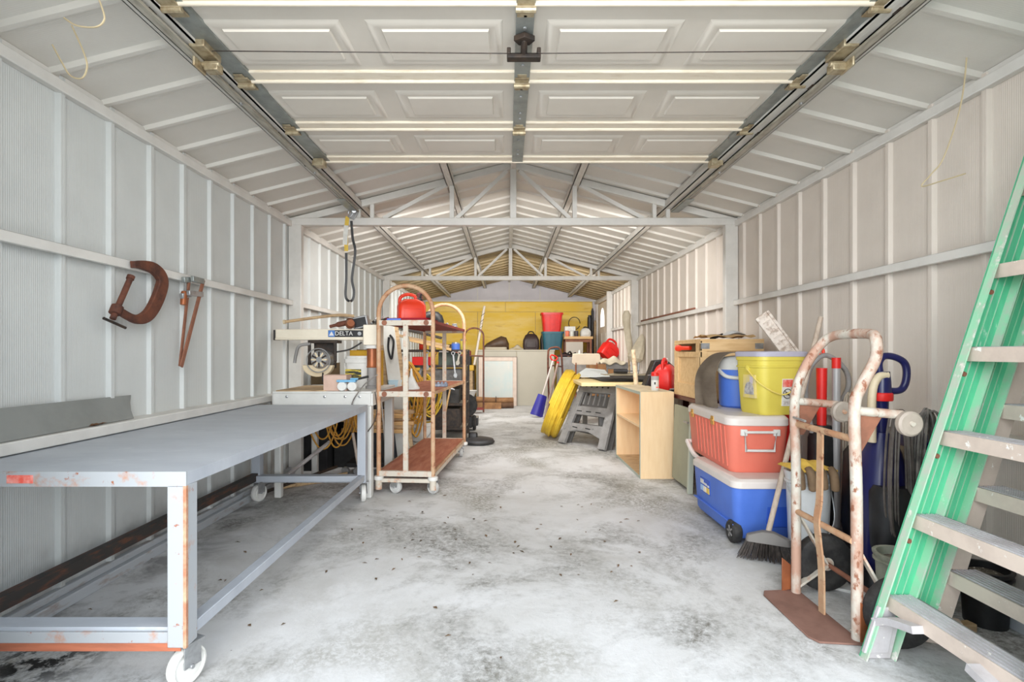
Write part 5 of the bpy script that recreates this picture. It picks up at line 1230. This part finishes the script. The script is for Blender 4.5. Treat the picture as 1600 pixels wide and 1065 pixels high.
part(t, 'body', MB().loft([[(x, .13*math.cos(q)*sc, zz*(.5+.5*math.sin(q))) for q in [2*math.pi*k/14 for k in range(14)]] for x, sc, zz in ((-.24, .3, .06), (-.19, .8, .12), (-.05, 1, .2), (.1, 1, .27), (.2, .9, .24), (.25, .5, .12))]), M_BROWN)
part(t, 'pale_base', MB().rbox([(.003, .44, .24, .05), (.05, .42, .25, .05)], TR((-.005, -.02, 0))), mat('pale vinyl', (190, 180, 160), .6))
bag('dark brown boxy bag on the counter left of the bins', (.47, 9.98, KZ), (.32, .26, .31), mat('dark brown bag', (62, 46, 44), .5, 0, (40, 30, 30), .6, 9))
mb = MB().sheet(lambda u, v: (.06+.26*u, 9.85+.2*v, KZ+.018+.06*math.sin(u*3.1)*math.sin(v*3.1)*(1-.4*math.sin(u*8))), 10, 8, .012)
solo('white_rag', mb, M_CLOTH, 'white rag bunched between the two bags on the counter', 'rag')
def tub(label, loc, r0, r1, h, m, name='storage_tub'):
    t = thing(name, label, 'tub', loc, group='stacked storage tubs')
    part(t, 'shell', MB().rbox([(0, r0*2, r0*1.7, .05), (h*.9, r1*1.94, r1*1.66, .06), (h*.9, r1*2.08, r1*1.8, .06), (h, r1*2.08, r1*1.8, .06), (h, r1*1.9, r1*1.6, .05), (.02, r0*1.9, r0*1.6, .04)], n=5), m)
    for k in range(4): part(t, 'rib', MB().bar((-r0*.75+k*r0*.5, -r0*.86, .02), (-r0*.8+k*r0*.54, -r1*.845, h*.88), .012, .014, (0, 1, 0)), m)
    return t
tub('teal storage tub on the counter under the red one', (.88, 9.92, KZ), .17, .205, .345, M_TEAL)
tub('red storage tub stacked on the teal tub', (.865, 9.92, KZ+.347), .165, .205, .36, M_RED)
t = thing('black_jacket', 'black garment hanging behind the teal tub on the counter', 'garment', (.74, 10.12, KZ))
part(t, 'body', MB().rbox([(0, .16, .10, .04), (.2, .18, .1, .04), (.33, .10, .07, .03)]), M_BLACK)
# tan shelf stand with boxes
t = table('small tan wooden stand on the floor right of the tubs', 1.08, 1.62, 9.62, 10.05, 1.31, M_WOOD, .05, M_RUST, name='plant_stand', cat='stand', leg=.02)
carton('white printed carton on the tan stand', (1.20, 9.80, 1.3105), (.20, .18, .19), M_PAPER)
for k, (c, lb_) in enumerate((((226, 120, 90), 'orange'), ((210, 214, 206), 'pale'), ((70, 62, 60), 'dark'))):
    t = thing('tin_can', '%s tin on the tan stand in the back corner' % lb_, 'tin', (1.14+.085*k, 9.66, 1.3105), group='tins on the tan stand')
    part(t, 'can', MB().lathe([(.036, 0), (.038, .004), (.038, .10), (.036, .104)], 18), mat('tin %d' % k, c, .5))
    part(t, 'rim', MB().tube([(.037*math.cos(R(a)), .037*math.sin(R(a)), .104) for a in range(0, 360, 30)], .003, 5, True), M_STEEL)
bag('white plastic bag on the right end of the tan stand', (1.50, 9.80, 1.3105), (.20, .2, .16), M_WHITEP)
carton('grey slotted box below the tan stand top', (1.27, 9.72, .98), (.32, .2, .23), mat('grey card', (190, 182, 170), .7), tape=M_CARD)
carton('plain carton stack under the grey slotted box', (1.27, 9.72, 0), (.34, .24, .978), M_CARD)
for k, (px, w_, z1, m, lb_) in enumerate(((921, .05, 1.72, M_BLACK, 'thick black'), (926, .03, 1.86, M_BLACK, 'tall thin black'), (931, .03, 1.62, M_LUMBER, 'tan'), (934, .02, 1.68, M_TRIM, 'white'))):
    X = (px-792)*10.3/800
    t = thing('pole', '%s pole standing in the far right corner' % lb_, 'pole', (X, 10.3+.05*k, 0), group='poles in the far corner')
    part(t, 'shaft', MB().tube([(0, 0, 0), (.01, .04, z1)], w_*.9, 10), m); part(t, 'tip', MB().tube([(.01, .04, z1), (.01, .04, z1+.04)], w_*.6, 8), m)
mb = MB().tube(spline([V(1.42+.12*math.cos(R(a)), 10.775, 1.62+.13*math.sin(R(a))) for a in range(0, 340, 24)], 3), .008, 6)
solo('wire_ring', mb, M_DARK, 'thin dark wire ring hanging on the yellow plywood', 'wire ring')
t = thing('cable_heap', 'heap of black cables and tools before the tan stand', 'cables', (1.10, 9.0, 0))
part(t, 'crate', MB().box((-.2, -.2, 0), (.38, .25, .93)), M_GREYP, .01)
for k in range(5):
    part(t, 'cable', MB().tube(spline([(-.18+.1*k, -.18, .945), (-.1+.1*k, -.1+.05*k, 1.0+.02*(k % 2)), (.0+.06*k, .08, .97), (.1+.05*k, -.12, .95)], 6), .014, 7), M_BLACK)
part(t, 'white_nozzle', MB().lathe([(.03, 0), (.025, .09), (.012, .12)], 12, TR((.16, -.12, .93))), M_WHITEP)
part(t, 'black_cover', MB().sheet(lambda u, v: (-.2+.56*u, -.2+.42*v, .955+.03*math.sin(u*9)*math.sin(v*7)), 12, 8, .01), mat('plum dark cloth', (66, 48, 50), .7))
# left back corner
YBN = 9.55
table('yellow painted bench in the back left corner', -1.70, -.62, YBN, 10.2, .77, mat('yellow bench paint', (224, 182, 60), .6, 0, (200, 150, 44), .6, 6), .10, M_LUMBER)
carton('black tool case on the yellow bench', (-.96, 9.78, .7705), (.56, .3, .17), M_BLACK, name='tool_case', tape=M_GREYP)
carton('black speaker box under the yellow bench', (-.92, 9.9, 0), (.46, .4, .52), M_BLACK, name='speaker_box')
t = thing('blue_grinder', 'blue grinder lying in the dark space under the yellow bench', 'tool', (-.92, 9.8, .521))
part(t, 'body', MB().tube([(-.12, 0, .05), (.08, 0, .05)], .045, 12), MATS['blue grey cast']); part(t, 'disc', MB().lathe([(.07, 0), (.07, .02)], 18, TR((-.16, -.03, .08), 90)), M_STEEL)
t = thing('red_stool', 'reddish bench vice on the yellow bench in the back corner', 'vice', (-.80, 9.72, .942))
part(t, 'body', MB().box((-.08, -.05, 0), (.12, .05, .03)).box((.06, -.05, .03), (.12, .05, .10)), M_PLYRED2, .006)
part(t, 'screw', MB().tube([(-.12, 0, .02), (.10, 0, .02)], .012, 8), M_STEEL)
carton('dark toolbox on the black tool case', (-1.06, 9.8, .942), (.22, .2, .22), M_DARK, name='toolbox')
t = thing('white_spool', 'white cable spool on the dark tool case', 'spool', (-.93, 9.70, 1.00))
part(t, 'flange', MB().lathe([(.055, -.05), (.055, -.04), (.03, -.036), (.03, .036), (.055, .04), (.055, .05)], 20, AX['x']), M_WHITEP); part(t, 'wire', MB().lathe([(.045, -.035), (.045, .035)], 18, AX['x']), M_CORAL)
t = thing('red_hoop_cart', 'red tube hoop trolley end standing at the back left', 'cart', (-.54, 8.45, 0))
part(t, 'hoop', MB().tube([(-.155, 0, .02), (-.155, 0, 1.28)] + [(-.155*math.cos(R(a)), 0, 1.28+.13*math.sin(R(a))) for a in range(15, 170, 15)] + [(.155, 0, 1.28), (.155, 0, .02)], .014, 10), M_RUSTD)
part(t, 'deck', MB().box((-.15, -.02, .06), (.15, .12, .09)), M_PLYRED2, .003)
part(t, 'cross_bar', MB().tube([(-.155, 0, .95), (.155, 0, .95)], .012, 8), M_RUSTD)
q0 = PX(741, 570, 9.62); q1 = PX(757, 478, 9.8); dd = (q1-q0)/(q1.z-q0.z)
t = thing('white_pipe', 'tall white pipe leaning beside the framed board', 'pipe', tuple(q0))
part(t, 'tube', MB().tube([V(0, 0, 0), q1-q0], .024, 10), mat('scuffed white pipe', (224, 214, 200), .6, 0, (140, 120, 104), .8, 16, .55, .68)); part(t, 'cord_wrap', MB().tube(spline([(q1-q0)*(.55+.028*k) + V(.026*math.cos(k*1.6), .026*math.sin(k*1.6), 0) for k in range(14)], 3), .005, 5), M_DARK)
# rolled mats and cardboard on the floor before the framed board
for k, (y, z, r, m, lb_) in enumerate(((9.35, .13, .055, M_CARD, 'upper brown rolled rug on the floor before the framed board'), (9.22, .055, .05, mat('dark rug', (110, 80, 58), .9, 0, (70, 50, 38), .8, 14), 'lower dark rolled rug on the floor before the framed board'))):
    t = thing('rolled_rug', lb_, 'rug', (-.40, y, z), group='rolled rugs')
    part(t, 'roll', MB().tube(spline([V(-.62, .02, .16-.04*k), V(-.35, 0, .05), V(-.05, 0, .01), V(.25, 0, 0), V(.52, .02, .0)], 5), r, 12), m)
    for x in (-.2, .2): part(t, 'tie', MB().tube([(x, r*1.05*math.cos(R(a)), .015+r*1.08*math.sin(R(a))) for a in range(0, 360, 24)], .006, 5, True), M_DARK)
solo('cardboard_sheet', MB().box((-.36, -.01, 0), (.36, .01, .115)), M_CARD, 'long low strip of cardboard on the floor in front of the rugs', 'cardboard', (-.46, 9.12, 0), bev=.003)
t = thing('white_basin', 'white basin under the yellow bench edge', 'basin', (-.66, 8.80, .25))
part(t, 'shell', MB().rbox([(0, .2, .16, .05), (.10, .28, .22, .06), (.105, .29, .23, .06), (.105, .26, .2, .06), (.012, .18, .14, .05)]), M_WHITEP)
carton('dark crate carrying the white basin', (-.66, 8.80, 0), (.26, .2, .249), M_DARK, name='crate')

# ------------------------------------------------------------------ clutter between the saw stand and the back corner, left side
t = thing('wire_rack', 'dark metal shelving rack loaded with tools behind the trolley', 'shelving rack', (-1.10, 6.15, 0))
for sx in (-1, 1):
    for sy in (-1, 1): part(t, 'upright', MB().box((sx*.62-.015, sy*.22-.015, 0), (sx*.62+.015, sy*.22+.015, 1.04)), M_DARK)
for z in (.12, .40, .64, .84, 1.02):
    s_ = part(t, 'shelf', MB().box((-.62, -.22, z), (.62, .22, z+.012)), M_GALVD)
    part(s_, 'lip', MB().box((-.63, -.232, z-.012), (.63, -.222, z+.018)), M_DARK)
def RK(x, z): return (-1.10+x, 6.10, z+.0125)
carton('red toolbox on the rack shelf just below the planks', RK(.10, .84), (.22, .2, .10), M_RED, name='toolbox')
carton('worn green tool case on the upper rack shelf', RK(.42, .84), (.24, .24, .15), mat('worn green case', (70, 84, 74), .5, 0, (40, 46, 42), .7, 8), name='tool_case')
carton('white carton on the rack shelf behind the trolley posts', RK(-.18, .84), (.2, .2, .14), M_WHITEP)
carton('dull steel toolbox on the middle rack shelf', RK(.40, .64), (.34, .26, .16), mat('dull steel box', (120, 118, 116), .45, .3, (72, 68, 66), .8, 9), name='toolbox')
t = thing('grey_machine', 'light grey cast machine part with knobs on the middle rack shelf', 'machine part', RK(.02, .64))
part(t, 'block', MB().box((-.14, -.1, 0), (.08, .1, .13)), M_GREYP, .01)
part(t, 'arm', MB().bar((.02, -.11, .02), (.09, -.11, .175), .05, .03), M_STEEL, .004)
for k in range(3): part(t, 'knob', MB().lathe([(.018, 0), (.018, .02), (.006, .024)], 12, TR((-.1+.06*k, -.1, .07), 90)), M_BLACK)
t = thing('white_clamp_rack', 'pale angled steel bracket beside the grey machine part', 'bracket', RK(.19, .64))
part(t, 'plate', MB().prism([(-.05, 0), (.05, 0), (.09, .165), (.03, .18)], .03, TR((0, -.02, 0), 90)), M_STEEL, .003)
for k in range(3): part(t, 'rib', MB().bar((-.03+.012*k, -.07, .05+.05*k), (.08, -.07, .05+.05*k), .01, .012), M_STEEL)
carton('dusty dark battery box on the lower rack shelf', RK(.38, .40), (.32, .24, .17), mat('dusty black', (66, 64, 62), .7, 0, (38, 36, 36), .8, 8), name='battery_box')
carton('green-black storage case on the lower rack shelf', RK(-.05, .40), (.34, .24, .22), mat('blackish green', (36, 44, 40), .5), name='storage_case')
carton('dark crate at the bottom of the rack', RK(.35, .12), (.4, .3, .22), M_DARK, name='crate')
carton('dusty grey crate at the bottom left of the rack', RK(-.2, .12), (.4, .3, .2), M_GREYP, name='crate')
for k, (p, q, wd, th, m, lb_) in enumerate((
    (PX(600, 519, 5.85), PX(702, 541, 5.95), .10, .03, M_LUMBER, 'upper tan plank laid across the rack top'),
    (PX(610, 508, 6.0), PX(690, 528, 6.15), .09, .028, M_DARK, 'dark plank laid across the rack top'),
    (PX(640, 531, 5.8), PX(705, 546, 5.88), .05, .03, M_WOOD, 'lower orange-tan plank on the rack top'))):
    solo('plank', MB().bar((0, 0, 0), q-p, wd, th), m, lb_, 'plank', tuple(p), bev=.003, group='planks on the rack')
# leaning pale panel and its brown plank
p0 = PX(605, 503, 4.75); d = V(.17, -.05, -1.26)
t = thing('grey_board', 'tall pale grey panel leaning behind the saw column', 'panel', tuple(p0))
part(t, 'sheet', MB().bar((0, 0, 0), d, .12, .012, (0, 1, 0.1)), mat('pale grey board', (206, 206, 200), .6, 0, (180, 180, 174), .6, 4), .002)
part(t, 'speckle_strip', MB().bar(V(.075, .012, -.0), d+V(.075, .012, 0), .035, .02, (0, 1, 0.1)), M_LUMBER, .002)
solo('leaning_plank', MB().bar((0, 0, 0), (.10, -.02, -1.28), .05, .025, (0, 1, 0)), M_LUMBER, 'brown plank leaning beside the pale grey panel', 'plank', (-1.19, 4.81, 1.31), bev=.003)
carton('black toolbox under the saw column on the floor', (-1.30, 4.62, 0), (.42, .3, .30), M_BLACK, name='toolbox')
carton('dark blue-grey toolbox behind the white saw stand', (-1.12, 4.98, 0), (.30, .26, .52), mat('slate box', (70, 76, 86), .5), name='toolbox')
carton('grey equipment box on the slate toolbox', (-1.12, 4.98, .5215), (.26, .24, .16), M_GREYP, name='equipment_box')
carton('black radio box left of the slate toolbox', (-1.50, 5.0, 0), (.34, .3, .62), M_BLACK, name='radio_box')
for k in range(6):
    solo('lumber', MB().box((-.30, -.03, 0), (.30, .03, .032)), M_LUMBER if k % 2 else M_WOOD, ['lowest', 'second', 'third', 'fourth', 'fifth', 'topmost'][k] + ' offcut in the lumber pile behind the saw stand', 'lumber', (-1.16+.02*(k % 3), 4.50+.03*(k % 2), .302+.0325*k), rz=-8+6*(k % 4), bev=.003, group='lumber pile')
def cords(label, c, n, wd, dz, m, seed, r=.0065):
    rnd = random.Random(seed); P = []
    for k in range(n):
        w1 = wd*(.6+.5*rnd.random()); h1 = dz*(.75+.3*rnd.random()); dx = rnd.uniform(-.06, .06)*wd/.12; y = rnd.uniform(-.04, .04)
        P += [V(dx*.3-.02, y, rnd.uniform(-.02, .02)), V(dx-w1*.5, y-.015, -h1*.5), V(dx-w1*.2, y, -h1), V(dx+w1*.2, y+.01, -h1*.97), V(dx+w1*.5, y+.015, -h1*.45), V(dx*.3+.02, y, rnd.uniform(-.02, .02))]
    t = thing('extension_cord', label, 'cord', c, group='coiled extension cords')
    part(t, 'coil', MB().tube(spline(P, 5), r, 7), m)
    part(t, 'tie', MB().tube([(.035*math.cos(R(a)), .05*math.sin(R(a)), -.03) for a in range(0, 360, 30)], .006, 6, True), m)
    return t
cords('orange-yellow extension cord hanging in loops under the saw stand', (-1.41, 4.22, .625), 7, .20, .38, M_CORD, 2)
cords('smaller orange cord loop hanging nearer the stand post', (-1.24, 4.30, .62), 4, .13, .28, M_CORD, 12)
cords('big yellow-brown cable coil hanging behind the trolley shelf', (-1.0, 5.20, .86), 12, .20, .66, M_CORD, 6, .009)
cords('gold cable coil hanging right of the big one', (-.86, 5.45, .74), 9, .26, .45, M_HOSE, 9, .008)
solo('grey_cable', MB().tube(spline([PX(590, 585, 3.47), PX(570, 600, 3.47), PX(552, 625, 3.48), PX(548, 645, 3.5)], 6) , .004, 6), M_CORDG, 'grey cable looping down the front of the white saw stand', 'cable')
solo('thin_cable', MB().tube(spline([PX(586, 612, 3.49), PX(589, 640, 3.49), PX(584, 660, 3.49), PX(573, 676, 3.49)], 6), .0035, 6), M_DARK, 'thin dark cable hanging against the stand leg', 'cable')
pail('white five gallon bucket on the floor behind the trolley', (-.93, 5.42, 0), .145, .27, M_WHITEP)
t = thing('engine', 'black small engine with a round flywheel behind the trolley posts', 'engine', (-.62, 6.62, 0))
part(t, 'base', MB().box((-.18, -.16, .05), (.18, .16, .20)), M_BLACK, .01)
part(t, 'block', MB().rbox([(.2, .26, .26, .04), (.48, .24, .24, .05), (.6, .16, .16, .05)]), M_DARK)
part(t, 'flywheel', MB().lathe([(.03, -.03), (.14, -.03), (.15, 0), (.14, .03), (.03, .03)], 24, TR((.10, -.17, .34), 90)), M_RUBBER)
for k in range(5): part(t, 'fin', MB().box((-.14, -.135, .24+.045*k), (.14, .135, .255+.045*k)), M_GREYP)
for s in (-1, 1): part(t, 'wheel', MB().lathe([(.02, -.02), (.09, -.02), (.1, 0), (.09, .02), (.02, .02)], 20, TR((s*.2, 0, .10)) @ AX['x']), M_RUBBER)
carton('flat black box with a white edge on the floor behind the trolley', (-.55, 7.15, 0), (.30, .24, .11), M_BLACK, name='flat_box', tape=M_STEEL)
t = thing('floor_trolley', 'low black dolly with small grey wheels under the saw stand', 'dolly', (-1.22, 4.30, 0))
part(t, 'deck', MB().box((-.10, -.10, .06), (.26, .10, .10)), M_BLACK, .006)
for x in (-.10, .0): part(t, 'wheel', MB().lathe([(.008, -.015), (.03, -.016), (.036, 0), (.03, .016), (.008, .015)], 18, TR((x, -.11, .036), 90)), M_STEEL)
part(t, 'push_bar', MB().tube([(.0, -.1, .08), (-.05, -.08, .34)], .012, 8), M_ALUF); part(t, 'push_bar', MB().tube([(.05, -.1, .08), (.0, -.08, .36)], .012, 8), M_BEIGE)
for k, (p, q, r, m, lb_) in enumerate(((V(-1.70, 3.72, .03), V(-1.47, 4.24, .26), .016, M_ALU, 'pale metal tube leaning under the left of the saw stand'), (V(-1.66, 3.70, .02), V(-1.30, 4.16, .02), .014, M_LUMBER, 'thin tan stick on the floor under the saw stand'), (V(-1.72, 3.60, .015), V(-1.36, 4.10, .09), .012, M_DARK, 'dark rod on the floor beside the tan stick'), (V(-1.60, 3.80, .012), V(-1.20, 4.10, .012), .011, M_LUMBER, 'long brown stick lying across the floor under the stand'), (PX(596, 625, 4.4), PX(602, 698, 4.3), .006, M_WHITEP, 'thin white rod hanging behind the trolley post'))):
    solo('rod', MB().tube([V(0, 0, 0), q-p], r, 8), m, lb_, 'rod', tuple(p), group='rods under the saw stand')
carton('light blue carton on the equipment box by the trolley', (-1.02, 4.80, .69), (.18, .16, .06), mat('pale blue card', (170, 196, 208), .6), rz=15)
bag('black lumpy bag behind the saw column', (-1.30, 4.66, .50), (.34, .22, .34), M_BLACK)
part(next(o for o in bpy.data.objects if o.name == 'grey_board'), 'hanging_strap', MB().tube(spline([V(.03, -.02, -.12), V(.065, -.03, -.17), V(.06, -.03, -.26), V(.045, -.03, -.34), V(.015, -.02, -.25), V(.02, -.02, -.14)], 6), .010, 7), M_BLACK, label='black strap')
# tools hung from the rack shelves and laid on them
def spanner(label, loc, ln, m, rz=0, ry=0):
    t = thing('spanner', label, 'spanner', loc, rz, ry=ry, group='hand tools on the rack')
    part(t, 'shank', MB().box((-.010, -.004, -ln), (.010, .004, 0)), m, .002)
    part(t, 'jaw', MB().prism([(-.024, .0), (-.012, -.03), (.012, -.03), (.024, 0), (.010, .03), (.006, .008), (-.006, .008), (-.010, .03)], .009, TR((0, .0045, -ln-.0), 90)), m, .001)
    part(t, 'ring_end', MB().tube([(.018*math.cos(R(a)), 0, .014+.018*math.sin(R(a))) for a in range(0, 360, 30)], .006, 6, True), m)
def hammer(label, loc, m, ry=0):
    t = thing('hammer', label, 'hammer', loc, ry=ry, group='hand tools on the rack')
    part(t, 'handle', MB().tube([(0, 0, -.26), (0, 0, -.1), (0, 0, .02)], [.014, .011, .010], 8), m)
    part(t, 'head', MB().tube([(-.05, 0, .03), (.02, 0, .03), (.055, 0, .025)], [.017, .015, .008], 10), M_STEEL)
FY = 5.912
spanner('chrome spanner hanging from the rack left of the trolley hoop post', (-.92, FY, .99), .16, M_STEEL)
spanner('rusty spanner hanging from the rack top shelf', (-.83, FY, .985), .12, M_RUST, ry=8)
spanner('long steel spanner hanging at the right of the rack', (-.62, FY, .98), .24, M_STEEL, ry=-6)
spanner('short dull spanner beside the long one on the rack', (-.55, FY, .985), .10, M_GALVD, ry=10)
hammer('hammer with a red handle hanging on the rack front', (-.73, FY-.004, .985), M_RED)
hammer('hammer with a pale wooden handle low on the rack front', (-.66, FY, .56), M_WOOD, ry=12)
spanner('bright adjustable spanner low on the rack front', (-.80, FY, .60), .17, M_STEEL, ry=-14)
def jar(label, loc, r, h, m, lid):
    t = thing('jar', label, 'jar', loc, group='jars on the rack')
    part(t, 'body', MB().lathe([(r*.9, 0), (r, .006), (r, h*.8), (r*.8, h*.86)], 18), m); part(t, 'lid', MB().lathe([(r*.86, h*.84), (r*.86, h), (r*.7, h*1.01)], 18), lid)
jar('orange plastic jar on the rack top shelf', (-.98, 5.98, 1.0325), .045, .12, M_ORANGE, M_WHITEP)
jar('white jar with a black lid on the rack top shelf', (-.87, 5.99, 1.0325), .04, .10, M_WHITEP, M_BLACK)
jar('blue tin on the rack top shelf near its right end', (-.60, 6.0, 1.0325), .05, .09, M_BLUE, M_STEEL)
jar('yellow tin at the right end of the rack top shelf', (-.52, 6.12, 1.0325), .04, .13, M_YELLOW, M_STEEL)
carton('black hard case on the floor left under the saw stand', (-1.63, 4.50, 0), (.22, .34, .45), M_BLACK, name='hard_case')
carton('dark brown box standing behind the saw motor', (-1.59, 4.50, .4515), (.15, .30, .46), mat('dark brown card', (92, 76, 52), .8), name='brown_box')
carton('brown fruit box at the left of the rack foot', (-1.25, 5.55, 0), (.30, .3, .30), M_CARD, name='fruit_box')
carton('grey parts drawer unit on the fruit box', (-1.25, 5.55, .301), (.28, .26, .24), M_GREYP, name='drawer_unit')

# fallen leaves scattered over the concrete
rnd = random.Random(21); mb = MB()
spots = [(430,155),(520,300),(590,335),(600,318),(648,350),(490,370),(490,388),(335,397),(440,313),(1075,357),(950,384),(820,408),(730,460),(668,460),(1008,498),(560,600),(600,688),(765,757),(220,487),(1125,580),(890,340),(520,305),(955,283),(1140,333),(340,460),(375,510),(300,355),(85,652)]
sc = 2.0
pl = [((400+x/sc), (650+y/sc)) for x, y in spots]
pl += [(rnd.uniform(560, 1000), rnd.uniform(760, 900)) for _ in range(45)] + [(rnd.uniform(120, 420), rnd.uniform(840, 980)) for _ in range(14)]
for px, py in pl:
    Y = 800/(py-551); X = (px-792)*Y/800; a = rnd.uniform(0, 6.3); L_ = rnd.uniform(.007, .016); W_ = L_*rnd.uniform(.3, .55)
    c = V(X, Y, .002); u = V(math.cos(a), math.sin(a), 0); v = V(-math.sin(a), math.cos(a), 0)
    mb.add([c-u*L_, c-v*W_+V(0, 0, .004), c+u*L_+V(0, 0, .003), c+v*W_+V(0, 0, .005), c-u*L_-V(0, 0, .001), c-v*W_+V(0, 0, .003), c+u*L_+V(0, 0, .002), c+v*W_+V(0, 0, .004)], [(0,1,2,3),(7,6,5,4),(0,4,5,1),(1,5,6,2),(2,6,7,3),(3,7,4,0)])
o = link('fallen_leaves', mesh('fallen_leaves', mb, mat('brown leaf', (118, 92, 66), .8, 0, (70, 62, 48), .9, 3))); o['kind'] = 'stuff'; o['label'] = 'small brown dead leaves scattered over the concrete floor'; o['category'] = 'leaves'
